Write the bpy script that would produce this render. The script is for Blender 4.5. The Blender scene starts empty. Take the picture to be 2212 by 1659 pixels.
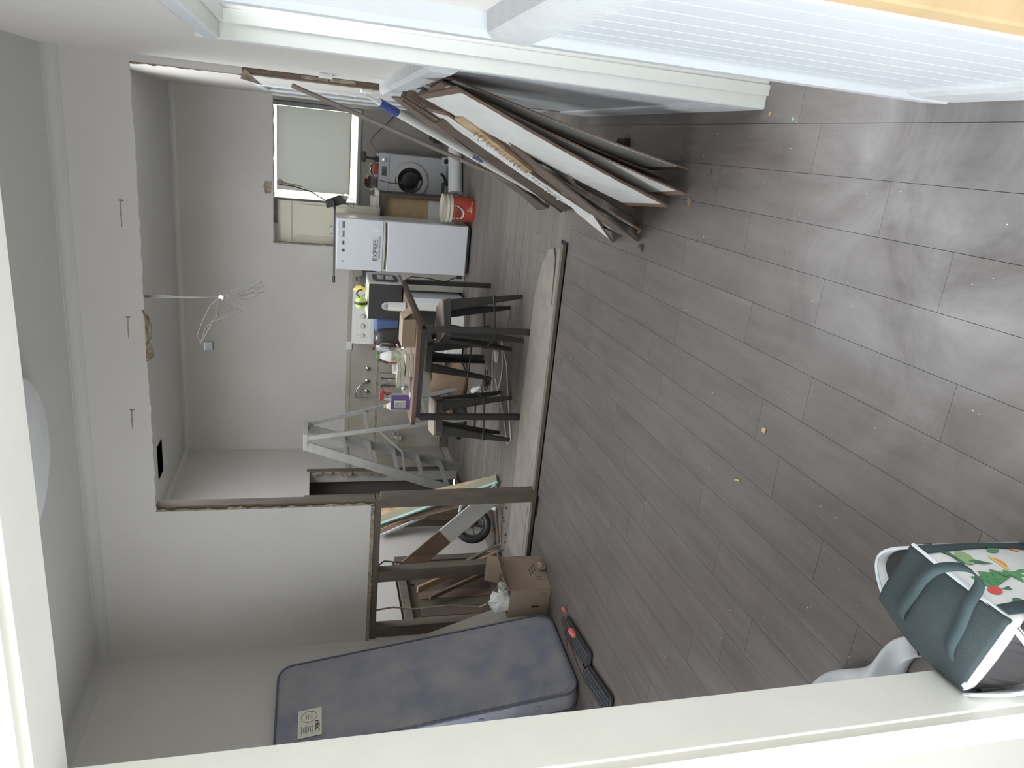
import bpy, math, random
from mathutils import Vector, Matrix
random.seed(7)
sc = bpy.context.scene
COL = sc.collection
V = Vector

# ------------------------------------------------------------------ camera
H = 1.69
yaw, pit, rol = math.radians(18.66987), math.radians(15.435125), math.radians(-0.77728)
fw = V((-math.sin(yaw)*math.cos(pit), math.cos(yaw)*math.cos(pit), -math.sin(pit)))
rt = V((math.cos(yaw), math.sin(yaw), 0)); dn = fw.cross(rt)
r2 = rt*math.cos(rol) + dn*math.sin(rol); d2 = -rt*math.sin(rol) + dn*math.cos(rol)
cam_d = bpy.data.cameras.new('camera'); cam = bpy.data.objects.new('camera', cam_d); COL.objects.link(cam)
cam_d.sensor_fit = 'HORIZONTAL'; cam_d.sensor_width = 36.0; cam_d.lens = 1567.43/2212*36; cam_d.clip_start = 0.02
m = Matrix.Identity(4)
for i, c in enumerate((d2, r2, -fw)):            # the phone was held on its side: picture right is down in the room
    for j in range(3): m[j][i] = c[j]
m.translation = V((0, 0, H)); cam.matrix_world = m
sc.camera = cam

# ------------------------------------------------------------------ sky, exposure
w = bpy.data.worlds.new('sky'); sc.world = w; w.use_nodes = True
nt = w.node_tree; bg = nt.nodes['Background']
bg.inputs['Color'].default_value = (0.93, 0.97, 1.0, 1); bg.inputs['Strength'].default_value = 7.5
sc.view_settings.view_transform = 'Standard'; sc.view_settings.look = 'None'
sc.view_settings.gamma = 1; sc.view_settings.exposure = 0.0; sc.view_settings.use_curve_mapping = False
def portal(name, loc, rot, sx, sy):
    l = bpy.data.lights.new(name, 'AREA'); l.shape = 'RECTANGLE'; l.size = sx; l.size_y = sy
    l.cycles.is_portal = True
    o = bpy.data.objects.new(name, l); COL.objects.link(o); o.location = loc; o.rotation_euler = rot
sc.cycles.max_bounces = 10; sc.cycles.diffuse_bounces = 7; sc.cycles.sample_clamp_indirect = 6.0

# ------------------------------------------------------------------ materials
def rgb(r, g, b):
    f = lambda c: (c/12.92 if c <= 0.04045 else ((c+0.055)/1.055)**2.4)
    return (f(r/255), f(g/255), f(b/255), 1)
def soft(c, sat=0.78, lift=0.012):  # mutes and lifts material colours, partly standing in for lens haze
    l = .2126*c[0]+.7152*c[1]+.0722*c[2]
    return tuple(min(1, (l+(k-l)*sat)*(1-lift)+lift) for k in c[:3])+(1,)
def mat(name, c, rough=0.6, metal=0.0, c2=None, scale=8.0, stretch=(1, 1, 1), amt=0.5, bump=0.0, bscale=60, spec=0.5,
        trans=0.0, alpha=1.0, coat=0.0, rnd=0.0, det=6, wave=None, gen=False):
    c = soft(c); c2 = soft(c2) if c2 else None
    M = bpy.data.materials.new(name); M.use_nodes = True; n = M.node_tree.nodes; L = M.node_tree.links
    p = n['Principled BSDF']
    p.inputs['Base Color'].default_value = c; p.inputs['Roughness'].default_value = rough
    p.inputs['Metallic'].default_value = metal; p.inputs['Specular IOR Level'].default_value = spec
    p.inputs['Transmission Weight'].default_value = trans; p.inputs['Alpha'].default_value = alpha
    p.inputs['Coat Weight'].default_value = coat
    tc = n.new('ShaderNodeTexCoord'); mp = n.new('ShaderNodeMapping'); mp.inputs['Scale'].default_value = stretch
    L.new(tc.outputs['Generated' if gen else 'Object'], mp.inputs['Vector'])
    vec = mp.outputs['Vector']
    if rnd:
        oi = n.new('ShaderNodeObjectInfo'); ad = n.new('ShaderNodeVectorMath'); ad.operation = 'MULTIPLY_ADD'
        cm = n.new('ShaderNodeCombineXYZ')
        for k in range(3): L.new(oi.outputs['Random'], cm.inputs[k])
        L.new(cm.outputs[0], ad.inputs[0]); ad.inputs[1].default_value = (37, 53, 11); L.new(vec, ad.inputs[2]); vec = ad.outputs[0]
    out = None
    if c2:
        nz = n.new('ShaderNodeTexNoise'); nz.inputs['Scale'].default_value = scale; nz.inputs['Detail'].default_value = det
        nz.inputs['Roughness'].default_value = 0.62
        L.new(vec, nz.inputs['Vector'])
        cr = n.new('ShaderNodeValToRGB'); cr.color_ramp.elements[0].position = 0.5-amt/2; cr.color_ramp.elements[1].position = 0.5+amt/2
        cr.color_ramp.elements[0].color = c; cr.color_ramp.elements[1].color = c2
        L.new(nz.outputs['Fac'], cr.inputs['Fac']); out = cr.outputs['Color']
    if rnd and out is not None:
        hs = n.new('ShaderNodeHueSaturation'); mr = n.new('ShaderNodeMapRange')
        mr.inputs['To Min'].default_value = 1-rnd; mr.inputs['To Max'].default_value = 1+rnd
        L.new(oi.outputs['Random'], mr.inputs['Value']); L.new(mr.outputs['Result'], hs.inputs['Value']); L.new(out, hs.inputs['Color']); out = hs.outputs['Color']
    if out is not None: L.new(out, p.inputs['Base Color'])
    if bump:
        nb = n.new('ShaderNodeTexNoise'); nb.inputs['Scale'].default_value = bscale; nb.inputs['Detail'].default_value = 4
        L.new(vec, nb.inputs['Vector'])
        bp = n.new('ShaderNodeBump'); bp.inputs['Strength'].default_value = bump; bp.inputs['Distance'].default_value = 0.004
        L.new(nb.outputs['Fac'], bp.inputs['Height']); L.new(bp.outputs['Normal'], p.inputs['Normal'])
    return M
WALL = mat('wall paint', rgb(212, 208, 202), 0.75, c2=rgb(204, 200, 194), scale=1.3, amt=0.6, bump=0.06, bscale=150)
WALLK = mat('kitchen wall paint', rgb(200, 196, 189), 0.7, c2=rgb(186, 181, 174), scale=0.9, amt=0.5, bump=0.06, bscale=90)
CEIL = mat('ceiling paint', rgb(200, 199, 196), 0.8, c2=rgb(194, 194, 190), scale=1.0, bump=0.03)
TRIM = mat('gloss trim paint', rgb(206, 213, 219), 0.35, c2=rgb(198, 206, 212), scale=5, bump=0.03, bscale=30)
TRIMW = mat('warm gloss trim paint', rgb(238, 237, 230), 0.35, c2=rgb(224, 223, 215), scale=3, bump=0.03, bscale=30)
TRIM2 = mat('door lining paint', rgb(206, 210, 206), 0.4, c2=rgb(200, 204, 200), scale=4)
WALLDIM = mat('dimmed wall paint', rgb(168, 166, 158), 0.75, c2=rgb(162, 160, 152), scale=2)  # white wall paint darkened to offset the strong sky light on this wall
TRIMDIM = mat('dimmed architrave paint', rgb(206, 204, 192), 0.4, c2=rgb(200, 198, 186), scale=3)  # trim paint darkened likewise where the open sky hits it
RAIL = mat('scuffed rail paint', rgb(204, 210, 214), 0.45, c2=rgb(192, 196, 198), scale=14, amt=0.4, bump=0.35, bscale=70)
TIM = mat('old dark timber', rgb(118, 102, 88), 0.8, c2=rgb(86, 73, 62), scale=6, stretch=(3, 3, .6), bump=0.5, bscale=25)
TIMH = mat('old dark timber rail', rgb(118, 102, 88), 0.8, c2=rgb(86, 73, 62), scale=6, stretch=(.6, 3, 3), bump=0.5, bscale=25)
RAW = mat('raw brown hardboard', rgb(138, 108, 86), 0.8, c2=rgb(92, 70, 56), scale=5, stretch=(2, .7, .7), bump=0.5, bscale=40, rnd=.12)
DRAW = mat('dark brown board', rgb(108, 90, 76), 0.8, c2=rgb(74, 60, 50), scale=5, stretch=(2, .7, .7), bump=0.5, bscale=40, rnd=.12)
PINE = mat('pine timber', rgb(196, 164, 118), 0.7, c2=rgb(150, 118, 80), scale=7, stretch=(2, 2, .4), bump=0.3, bscale=30, rnd=.1)
PAINT = mat('flaking white paint', rgb(220, 222, 218), 0.5, c2=rgb(200, 202, 198), scale=6, amt=.5, bump=0.15, bscale=50)
PLAST = mat('torn plaster edge', rgb(176, 160, 136), 0.9, c2=rgb(120, 100, 82), scale=30, amt=.3, bump=0.8, bscale=60)
PLANK = mat('grey oak vinyl plank', rgb(74, 64, 59), 0.42, c2=rgb(108, 98, 92), scale=2.6, stretch=(7, .8, 1), amt=0.6, bump=0.12, bscale=60, rnd=.055, det=12, spec=.45)
pn = PLANK.node_tree; N_ = pn.nodes; K_ = pn.links                     # plaster dust smudges; the radial falloff paints the daylight pool into the plank colour
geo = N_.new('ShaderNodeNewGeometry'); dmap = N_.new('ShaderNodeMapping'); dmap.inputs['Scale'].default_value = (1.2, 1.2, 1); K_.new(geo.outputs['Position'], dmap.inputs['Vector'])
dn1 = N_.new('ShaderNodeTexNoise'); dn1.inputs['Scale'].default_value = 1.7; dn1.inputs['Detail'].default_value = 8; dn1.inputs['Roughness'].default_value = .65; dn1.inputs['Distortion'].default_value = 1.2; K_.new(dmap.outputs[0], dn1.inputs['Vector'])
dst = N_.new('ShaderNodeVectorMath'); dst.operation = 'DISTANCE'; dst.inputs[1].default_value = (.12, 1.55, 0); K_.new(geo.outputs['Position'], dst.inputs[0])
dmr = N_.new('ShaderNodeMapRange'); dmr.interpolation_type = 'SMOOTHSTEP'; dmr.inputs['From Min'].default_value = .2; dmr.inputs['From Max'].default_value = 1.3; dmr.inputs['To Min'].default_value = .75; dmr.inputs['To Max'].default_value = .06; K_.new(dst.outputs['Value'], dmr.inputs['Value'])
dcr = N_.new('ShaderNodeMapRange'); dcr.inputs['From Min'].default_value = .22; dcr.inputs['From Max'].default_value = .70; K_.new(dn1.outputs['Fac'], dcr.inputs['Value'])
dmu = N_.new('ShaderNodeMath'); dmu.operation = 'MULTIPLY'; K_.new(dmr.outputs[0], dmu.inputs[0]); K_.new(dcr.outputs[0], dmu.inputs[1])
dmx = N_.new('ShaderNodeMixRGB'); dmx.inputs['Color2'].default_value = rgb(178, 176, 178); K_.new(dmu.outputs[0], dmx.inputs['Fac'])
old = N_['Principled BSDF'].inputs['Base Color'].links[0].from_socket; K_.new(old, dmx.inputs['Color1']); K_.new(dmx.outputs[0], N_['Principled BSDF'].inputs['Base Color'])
KPLK = mat('worn kitchen floorboard', rgb(126, 116, 106), 0.6, c2=rgb(100, 94, 90), scale=2.2, stretch=(.8, 5, 1), amt=0.5, bump=0.2, bscale=40, rnd=.1, spec=.3)
SUB = mat('subfloor', rgb(44, 38, 34), 0.9, c2=rgb(34, 29, 26))
UNDER = mat('bare strip of old underlay', rgb(150, 136, 124), 0.85, c2=rgb(122, 112, 108), scale=7, amt=.5, bump=.3)
MATT = mat('mottled blue mattress fabric', rgb(122, 124, 144), 0.9, c2=rgb(150, 147, 150), scale=3.8, amt=0.34, bump=0.2, bscale=300, det=2)
PIPE = mat('navy piping', rgb(84, 88, 110), 0.8)
BLACK = mat('black plastic', rgb(38, 37, 38), 0.5)
STEEL = mat('charcoal painted steel', rgb(56, 53, 52), 0.42, c2=rgb(48, 46, 45), scale=9)
GMET = mat('gunmetal painted steel', rgb(78, 80, 84), 0.38, metal=.3)
ALU = mat('weathered aluminium', rgb(190, 192, 190), 0.38, metal=.45, c2=rgb(168, 170, 168), scale=12)
CHR = mat('chrome', rgb(205, 206, 205), 0.16, metal=1)
TTOP = mat('brown laminate table top', rgb(148, 120, 98), 0.3, c2=rgb(126, 100, 82), scale=4, stretch=(4, .7, 1), spec=.6)
TEDGE = mat('walnut table edge', rgb(120, 82, 58), 0.35, c2=rgb(98, 66, 46), scale=6)
WHITE = mat('white enamel', rgb(216, 220, 228), 0.25, c2=rgb(210, 214, 222), scale=2)
WHITEP = mat('white plastic', rgb(222, 222, 218), 0.45)
CREAM = mat('cream painted panel', rgb(216, 212, 188), 0.5, c2=rgb(208, 203, 180), scale=2)
PANELW = mat('pale kitchen lining', rgb(178, 172, 158), 0.6, c2=rgb(156, 148, 132), scale=2.2, amt=.4)
CARD = mat('corrugated cardboard', rgb(158, 136, 112), 0.85, c2=rgb(144, 122, 100), scale=5, bump=.1)
CARDY = mat('packing carton', rgb(200, 168, 112), 0.8, c2=rgb(184, 152, 98), scale=5, stretch=(1, 1, 3), amt=.4)
INK = mat('printed ink', rgb(70, 62, 54), 0.7)
GREYINK = mat('grey print', rgb(110, 108, 112), 0.6)
CARDIN = mat('pencil line', rgb(140, 112, 70), 0.8)
GLS = mat('clear glass', (1, 1, 1, 1), 0.03, trans=1.0)
gl = GLS.node_tree; gt = gl.nodes.new('ShaderNodeBsdfTransparent'); gg = gl.nodes.new('ShaderNodeBsdfGlossy'); gg.inputs['Roughness'].default_value = .03
gm = gl.nodes.new('ShaderNodeMixShader'); gm.inputs['Fac'].default_value = .06; gl.links.new(gt.outputs[0], gm.inputs[1]); gl.links.new(gg.outputs[0], gm.inputs[2]); gl.links.new(gm.outputs[0], gl.nodes['Material Output'].inputs['Surface'])
DKGL = mat('dark door glass', rgb(40, 40, 42), 0.08, spec=.8)
CLRP = mat('clear plastic', (0.95, 0.97, 0.97, 1), 0.1, trans=.85)
ORANGE = mat('orange red pail', rgb(206, 62, 30), 0.45)
BLUE = mat('blue sleeve', rgb(60, 80, 160), 0.5)
BLUEB = mat('blue plastic tub', rgb(86, 120, 176), 0.5, c2=rgb(70, 100, 156), scale=6)
LIME = mat('lime shell', rgb(176, 206, 30), 0.4)
YEL = mat('yellow plastic', rgb(228, 200, 50), 0.45)
RED = mat('red plastic', rgb(206, 44, 48), 0.45)
CORAL = mat('coral plastic', rgb(232, 96, 96), 0.5)
GRN = mat('green plastic', rgb(86, 158, 62), 0.45)
PURP = mat('purple carton', rgb(96, 70, 150), 0.5)
PAPER = mat('white paper label', rgb(226, 226, 222), 0.7)
LBL = mat('mattress label paper', rgb(216, 214, 196), 0.8)
BOOK = mat('stacked paperback pages', rgb(206, 200, 178), 0.8, c2=rgb(176, 168, 146), scale=30, stretch=(1, 1, 8), amt=.4)
SACK = mat('brown paper sack', rgb(146, 116, 84), 0.8, c2=rgb(116, 90, 64), scale=5, bump=.4, bscale=12)
TEAL = mat('dark teal cloth', rgb(50, 68, 72), 0.9, c2=rgb(42, 58, 62), scale=7, bump=.35, bscale=260)
TEALS = mat('teal webbing strap', rgb(48, 72, 78), 0.85, bump=.3, bscale=300)
CLOTH = mat('white coated cloth', rgb(228, 230, 230), 0.55, c2=rgb(214, 218, 222), scale=5, bump=.1)
ZIP = mat('white zip piping', rgb(226, 234, 246), 0.5)
STITCH = mat('dark stitching', rgb(84, 78, 72), 0.8)
LINING = mat('dark bag lining', rgb(34, 29, 32), 0.6)
PBAG = mat('white plastic bag film', rgb(232, 236, 242), 0.35, c2=rgb(210, 216, 226), scale=6, trans=.15, bump=.2, bscale=20)
DRYLEAF = mat('tan scrap', rgb(206, 170, 104), 0.8)
WRED = mat('wine red wrap', rgb(96, 54, 56), 0.35)
TEALP = mat('pale teal paint', rgb(150, 196, 190), 0.55, c2=rgb(136, 180, 174), scale=8)
GRNT = mat('green tinted raw side', rgb(150, 140, 108), 0.7, c2=rgb(124, 124, 98), scale=6)
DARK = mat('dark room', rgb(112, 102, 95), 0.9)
WIRE = mat('grey cable', rgb(96, 92, 86), 0.6)
WIREW = mat('white cable', rgb(214, 212, 206), 0.5)
FENCE = mat('sunlit fence colour', rgb(250, 232, 176), 0.8, c2=rgb(246, 216, 150), scale=3)  # sunlight on the boards is put into this pale colour
BLIND = mat('grey blockout blind', rgb(196, 200, 192), 0.8)
bl = BLIND.node_tree; pb = bl.nodes['Principled BSDF']; tr = bl.nodes.new('ShaderNodeBsdfTranslucent'); tr.inputs['Color'].default_value = rgb(178, 180, 178)
mx = bl.nodes.new('ShaderNodeMixShader'); mx.inputs['Fac'].default_value = 0.55
bl.links.new(pb.outputs[0], mx.inputs[1]); bl.links.new(tr.outputs[0], mx.inputs[2]); bl.links.new(mx.outputs[0], bl.nodes['Material Output'].inputs['Surface'])

# ------------------------------------------------------------------ mesh helper
class MB:
    def __init__(s): s.v = []; s.f = []; s.m = []; s.mi = 0
    def add(s, vs, fs):
        b = len(s.v); s.v += [tuple(q) for q in vs]
        for f in fs: s.f.append([b+i for i in f]); s.m.append(s.mi)
        return s
    def box(s, x0, x1, y0, y1, z0, z1):
        return s.obox(V(((x0+x1)/2, (y0+y1)/2, (z0+z1)/2)), V((1, 0, 0)), V((0, 1, 0)), V((0, 0, 1)), abs(x1-x0)/2, abs(y1-y0)/2, abs(z1-z0)/2)
    def obox(s, c, a, b, n, ha, hb, hn):
        vs = [c+a*(i*ha)+b*(j*hb)+n*(k*hn) for k in (-1, 1) for j in (-1, 1) for i in (-1, 1)]
        return s.add(vs, [(0, 2, 3, 1), (4, 5, 7, 6), (0, 1, 5, 4), (2, 6, 7, 3), (0, 4, 6, 2), (1, 3, 7, 5)])
    def bar(s, p, q, wa, wb, up=V((0, 0, 1)), wa2=None, wb2=None):
        p = V(p); q = V(q); d = (q-p).normalized(); up = V(up)
        if abs(d.dot(up)) > .98: up = V((0, 1, 0))
        a = d.cross(up).normalized(); b = a.cross(d)
        wa2 = wa if wa2 is None else wa2; wb2 = wb if wb2 is None else wb2
        vs = [p+a*(i*wa/2)+b*(j*wb/2) for i, j in ((-1, -1), (1, -1), (1, 1), (-1, 1))] + [q+a*(i*wa2/2)+b*(j*wb2/2) for i, j in ((-1, -1), (1, -1), (1, 1), (-1, 1))]
        return s.add(vs, [(0, 3, 2, 1), (4, 5, 6, 7), (0, 1, 5, 4), (1, 2, 6, 5), (2, 3, 7, 6), (3, 0, 4, 7)])
    def tube(s, pts, r, n=8, closed=False):
        pts = [V(p) for p in pts]; K = len(pts); rs = r if isinstance(r, (list, tuple)) else [r]*K
        prev = None; vs = []
        for i, p in enumerate(pts):
            t = (pts[(i+1) % K if closed else min(i+1, K-1)] - pts[(i-1) % K if closed else max(i-1, 0)]).normalized()
            if prev is None: prev = t.orthogonal().normalized()
            prev = (prev - t*prev.dot(t)).normalized(); bb = t.cross(prev)
            vs += [p + (prev*math.cos(6.28318*k/n) + bb*math.sin(6.28318*k/n))*rs[i] for k in range(n)]
        fs = []
        for i in range(K if closed else K-1):
            j = (i+1) % K
            fs += [(i*n+k, i*n+(k+1) % n, j*n+(k+1) % n, j*n+k) for k in range(n)]
        if not closed: fs += [tuple(range(n))[::-1], tuple((K-1)*n+k for k in range(n))]
        return s.add(vs, fs)
    def lathe(s, prof, c=(0, 0, 0), n=24, ax=V((0, 0, 1)), sy=1.0):
        ax = V(ax).normalized(); a = ax.orthogonal().normalized() if abs(ax.z) < .99 else V((1, 0, 0)); b = ax.cross(a); c = V(c)
        vs = [c+ax*h+(a*math.cos(6.28318*k/n)+b*sy*math.sin(6.28318*k/n))*r for r, h in prof for k in range(n)]
        fs = [(i*n+k, i*n+(k+1) % n, (i+1)*n+(k+1) % n, (i+1)*n+k) for i in range(len(prof)-1) for k in range(n)]
        fs += [tuple(range(n))[::-1], tuple((len(prof)-1)*n+k for k in range(n))]
        return s.add(vs, fs)
    def prism(s, pts, off):                       # closed outline extruded by a vector
        pts = [V(p) for p in pts]; off = V(off); n = len(pts)
        return s.add(pts+[p+off for p in pts], [tuple(range(n))[::-1], tuple(range(n, 2*n))] + [(i, (i+1) % n, n+(i+1) % n, n+i) for i in range(n)])
    def grid(s, fn, nu, nv, th=0.0):
        vs = [V(fn(i/nu, j/nv)) for j in range(nv+1) for i in range(nu+1)]
        return s.add(vs, [(j*(nu+1)+i, j*(nu+1)+i+1, (j+1)*(nu+1)+i+1, (j+1)*(nu+1)+i) for j in range(nv) for i in range(nu)])
    def build(s, name, mats, parent=None, bevel=0, smooth=False, solid=0, loc=None, sub=0):
        me = bpy.data.meshes.new(name); o0 = V(loc) if loc is not None else V((0, 0, 0))
        me.from_pydata([tuple(V(q)-o0) for q in s.v], [], s.f); me.update()
        if not isinstance(mats, (list, tuple)): mats = [mats]
        for mm in mats: me.materials.append(mm)
        for p, k in zip(me.polygons, s.m): p.material_index = k
        if smooth:
            for p in me.polygons: p.use_smooth = True
            try: me.set_sharp_from_angle(angle=math.radians(45))
            except Exception: pass
        o = bpy.data.objects.new(name, me); COL.objects.link(o)
        if loc is not None: o.location = loc
        if parent is not None:
            o.parent = parent; o.matrix_parent_inverse = world_of(parent).inverted()
        if solid:
            q = o.modifiers.new('thickness', 'SOLIDIFY'); q.thickness = solid; q.offset = 0
        if sub:
            q = o.modifiers.new('sub', 'SUBSURF'); q.levels = sub; q.render_levels = sub
        if bevel:
            q = o.modifiers.new('bevel', 'BEVEL'); q.width = bevel; q.segments = 2; q.limit_method = 'ANGLE'
        return o
def world_of(o):
    mm = Matrix.LocRotScale(o.location, o.rotation_euler, o.scale)
    if o.parent is not None: mm = world_of(o.parent) @ o.matrix_parent_inverse @ mm
    return mm
def tag(o, label, cat, group=None, kind=None):
    if label: o['label'] = label
    if cat: o['category'] = cat
    if group: o['group'] = group
    if kind: o['kind'] = kind
    return o
def thing(name, label, cat, loc, group=None, rz=0):
    o = bpy.data.objects.new(name, None); COL.objects.link(o); o.location = loc; o.rotation_euler = (0, 0, rz); o.empty_display_size = .05
    return tag(o, label, cat, group)
def struct(mb, name, mats, **k):
    o = mb.build(name, mats, **k); o['kind'] = 'structure'; return o
def text(body, name, m, parent, c, right, up, size, depth=0.0008, bold=1.0):
    cu = bpy.data.curves.new(name, 'FONT'); cu.body = body; cu.size = size; cu.align_x = 'CENTER'; cu.align_y = 'CENTER'; cu.extrude = depth; cu.offset = size*.012*bold
    t = bpy.data.objects.new(name, cu); COL.objects.link(t)
    dg = bpy.context.evaluated_depsgraph_get(); me = bpy.data.meshes.new_from_object(t.evaluated_get(dg))
    COL.objects.unlink(t); bpy.data.objects.remove(t)
    o = bpy.data.objects.new(name, me); COL.objects.link(o); me.materials.clear(); me.materials.append(m)
    right = V(right).normalized(); up = V(up).normalized(); nrm = right.cross(up)
    mm = Matrix.Identity(4)
    for i, q in enumerate((right, up, nrm)):
        for j in range(3): mm[j][i] = q[j]
    mm.translation = V(c)
    for vv in me.vertices: vv.co = mm @ vv.co
    if parent is not None: o.parent = parent; o.matrix_parent_inverse = world_of(parent).inverted()
    return o
def jag(a, b, n, amp):                            # ragged line between two points along 1-D parameters
    return [(a+(b-a)*i/n, random.uniform(-amp, amp)) for i in range(n+1)]

XL, XR, YB, YK, ZC = -3.74, 0.285, 4.79, 8.5, 3.11   # left wall, right wall, partition, kitchen back wall, ceiling
# ------------------------------------------------------------------ floors
f = MB(); f.box(-3.9, 2.0, -1.5, 10.7, -0.10, -0.012); floor = struct(f, 'floor', SUB)
PW, PL = 0.1685, 1.01
offs = {1: .915, 4: .49, 3: .1, 2: .62, 0: .3}
me_full = None
for r in range(-5, 24):
    x1 = 0.1835 - PW*r; x0 = x1-PW
    ymax = 3.0 if r < -1 else 4.775
    y = -1.5 - offs.get(r, random.random())*0 - (1.01-((offs.get(r, random.random())+1.5) % 1.01))
    while y < ymax:
        a, b = max(y, -1.5), min(y+PL, ymax)
        if r == -1 and y > 2.6: x1 = .262
        if b-a > .05:
            X0, X1 = x0, min(x1, 1.5)
            if r >= 0: X0 = max(X0, XL)
            if me_full is None or b-a < PL-.001 or X1-X0 < PW-.001:
                q = MB(); q.box(X0+.0007, X1-.0007, a+.0007, b-.0007, -.012, 0)
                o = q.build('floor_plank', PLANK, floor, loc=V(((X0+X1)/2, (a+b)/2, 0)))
                if b-a >= PL-.001 and X1-X0 >= PW-.001: me_full = o.data
            else:
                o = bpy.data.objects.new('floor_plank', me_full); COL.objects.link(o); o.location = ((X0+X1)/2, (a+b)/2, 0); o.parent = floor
        y += PL
kf = MB(); kf.box(-3.9, XR+.1, 4.92, 10.65, -.05, -.0125); kfl = struct(kf, 'floor_kitchen', SUB)
y = 4.93; i = 0; km = None
while y < 10.5:
    x0, x1 = XL, XR
    s = random.uniform(-3.0, -.6)
    for a, b in ((x0, s), (s, x1)):
        q = MB(); q.box(a+.001, b-.001, y+.001, y+.109, -.012, random.uniform(-.003, -.001)); q.build('floorboard', KPLK, kfl, loc=V(((a+b)/2, y+.055, 0)))
    y += .11
q = MB(); q.box(-.58, .262, 4.777, 4.929, -.012, -.001); o = q.build('floorboard', KPLK, kfl)
# rough strip left where the wall plate was torn out
q = MB(); pts = [(-.72, 5.0), (-.66, 5.06), (-.69, 5.16), (-.80, 5.27), (-.95, 5.35), (-1.09, 5.39), (-1.5, 5.405), (-2.037, 5.425), (-2.7, 5.41), (-3.315, 5.37), (-3.30, 4.96), (-2.3, 4.955), (-1.7, 4.95), (-1.2, 4.945)]
q.prism([(x, yy, -.0005) for x, yy in pts], (0, 0, .012)); ths = q.build('threshold_strip', UNDER, bevel=.003)
tag(ths, 'bare brown round-ended strip of old flooring where the wall stood', 'floor strip')
pl = thing('wall_plate', 'broken dark timber wall plate lying across the floor opening', 'timber', (-1.9, 4.86, 0))
q = MB(); x = -3.2
while x < -.66:
    x2 = min(x+random.uniform(.25, .5), -.6); q.bar((x, 4.83+random.uniform(-.004, .004), .012), (x2, 4.83+random.uniform(-.004, .004), .012), .05, .028); x = x2
q.build('dark_batten', TIMH, pl, bevel=.003)
q = MB(); x = -3.3
while x < -.64:
    x2 = min(x+random.uniform(.2, .6), -.6); q.bar((x, 4.895+random.uniform(-.008, .008), .010), (x2, 4.895+random.uniform(-.008, .008), .012), .06, .02); x = x2
q.build('pale_batten', UNDER, pl, bevel=.003)

# ------------------------------------------------------------------ ceilings
q = MB(); q.box(-3.9, .5, .94, YB+.12, ZC, ZC+.1); ceil = struct(q, 'ceiling', CEIL)
q = MB(); q.box(-3.9, -3.38, YB+.12, 10.7, ZC, ZC+.1).box(-3.38, .05, YB+.12, 5.0, ZC, ZC+.1).box(-3.07, .5, 6.7, 10.7, ZC, ZC+.1).box(0.05, .5, YB+.12, 6.7, ZC, ZC+.1).box(-3.38, -3.07, 6.7, 7.0, ZC, ZC+.1).box(-3.38, -3.07, 7.2, 10.7, ZC, ZC+.1)
kc = struct(q, 'ceiling_kitchen', CEIL)
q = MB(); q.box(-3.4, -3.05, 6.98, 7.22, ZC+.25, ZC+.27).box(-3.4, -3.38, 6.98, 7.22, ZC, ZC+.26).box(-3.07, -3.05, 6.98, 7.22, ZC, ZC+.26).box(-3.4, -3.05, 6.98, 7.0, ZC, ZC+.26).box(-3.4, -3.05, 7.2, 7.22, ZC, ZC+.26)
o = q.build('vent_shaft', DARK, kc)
q = MB(); q.box(-3.43, -3.38, 4.95, 6.75, ZC, ZC+.25).box(.05, .1, 4.95, 6.75, ZC, ZC+.25).box(-3.38, .05, 4.95, 5.0, ZC, ZC+.25).box(-3.38, .05, 6.7, 6.75, ZC, ZC+.25); sk = struct(q, 'window_added_roof', TRIM)  # roof window added out of view to bring daylight into the kitchen
MB().box(-3.38, .05, 5.0, 6.7, ZC+.2, ZC+.206).build('pane', GLS, sk)  # glass of the added roof window
portal('added_roof_window_portal', (-1.665, 5.85, ZC+.3), (0, 0, 0), 3.45, 1.75)
def cove(p, q2, inn, sz=.055):                    # cornice of concave section along p-q, inn = horizontal direction into the room
    inn = V(inn); prof = []
    for k in range(6):
        a = k/5*math.pi/2
        prof.append((sz-sz*math.sin(a), -sz+sz*math.cos(a)) )
    prof = [(sz*(1-math.sin(k/5*math.pi/2)), -sz*(1-math.cos(k/5*math.pi/2))) for k in range(6)]  # from ceiling edge to wall edge
    prof = [(0, 0)] + [(sz+.008, 0)] + [(sz+.008, -.006)] + [(.004+sz*(1-math.sin(k/5*math.pi/2)), -.006-sz*(1-math.cos(k/5*math.pi/2))) for k in range(6)] + [(.004, -sz-.014), (0, -sz-.014)]
    b = MB(); n = len(prof)
    vs = [V(p)+inn*a+V((0, 0, h)) for a, h in prof]+[V(q2)+inn*a+V((0, 0, h)) for a, h in prof]
    b.add(vs, [(i, (i+1) % n, n+(i+1) % n, n+i) for i in range(n)]+[tuple(range(n)), tuple(range(n, 2*n))[::-1]]); return b
b = cove((XL, YB, ZC), (XR, YB, ZC), (0, -1, 0)); struct(b, 'trim_1', CEIL)
b = cove((XL, 1.05, ZC), (XL, YB, ZC), (1, 0, 0)); struct(b, 'trim_2', CEIL)
b = cove((XL, YK, ZC), (XR, YK, ZC), (0, -1, 0), .03); struct(b, 'trim_3', CEIL)
b = cove((XL, YB+.12, ZC), (XL, YK, ZC), (1, 0, 0), .03); struct(b, 'trim_4', CEIL)

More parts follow.
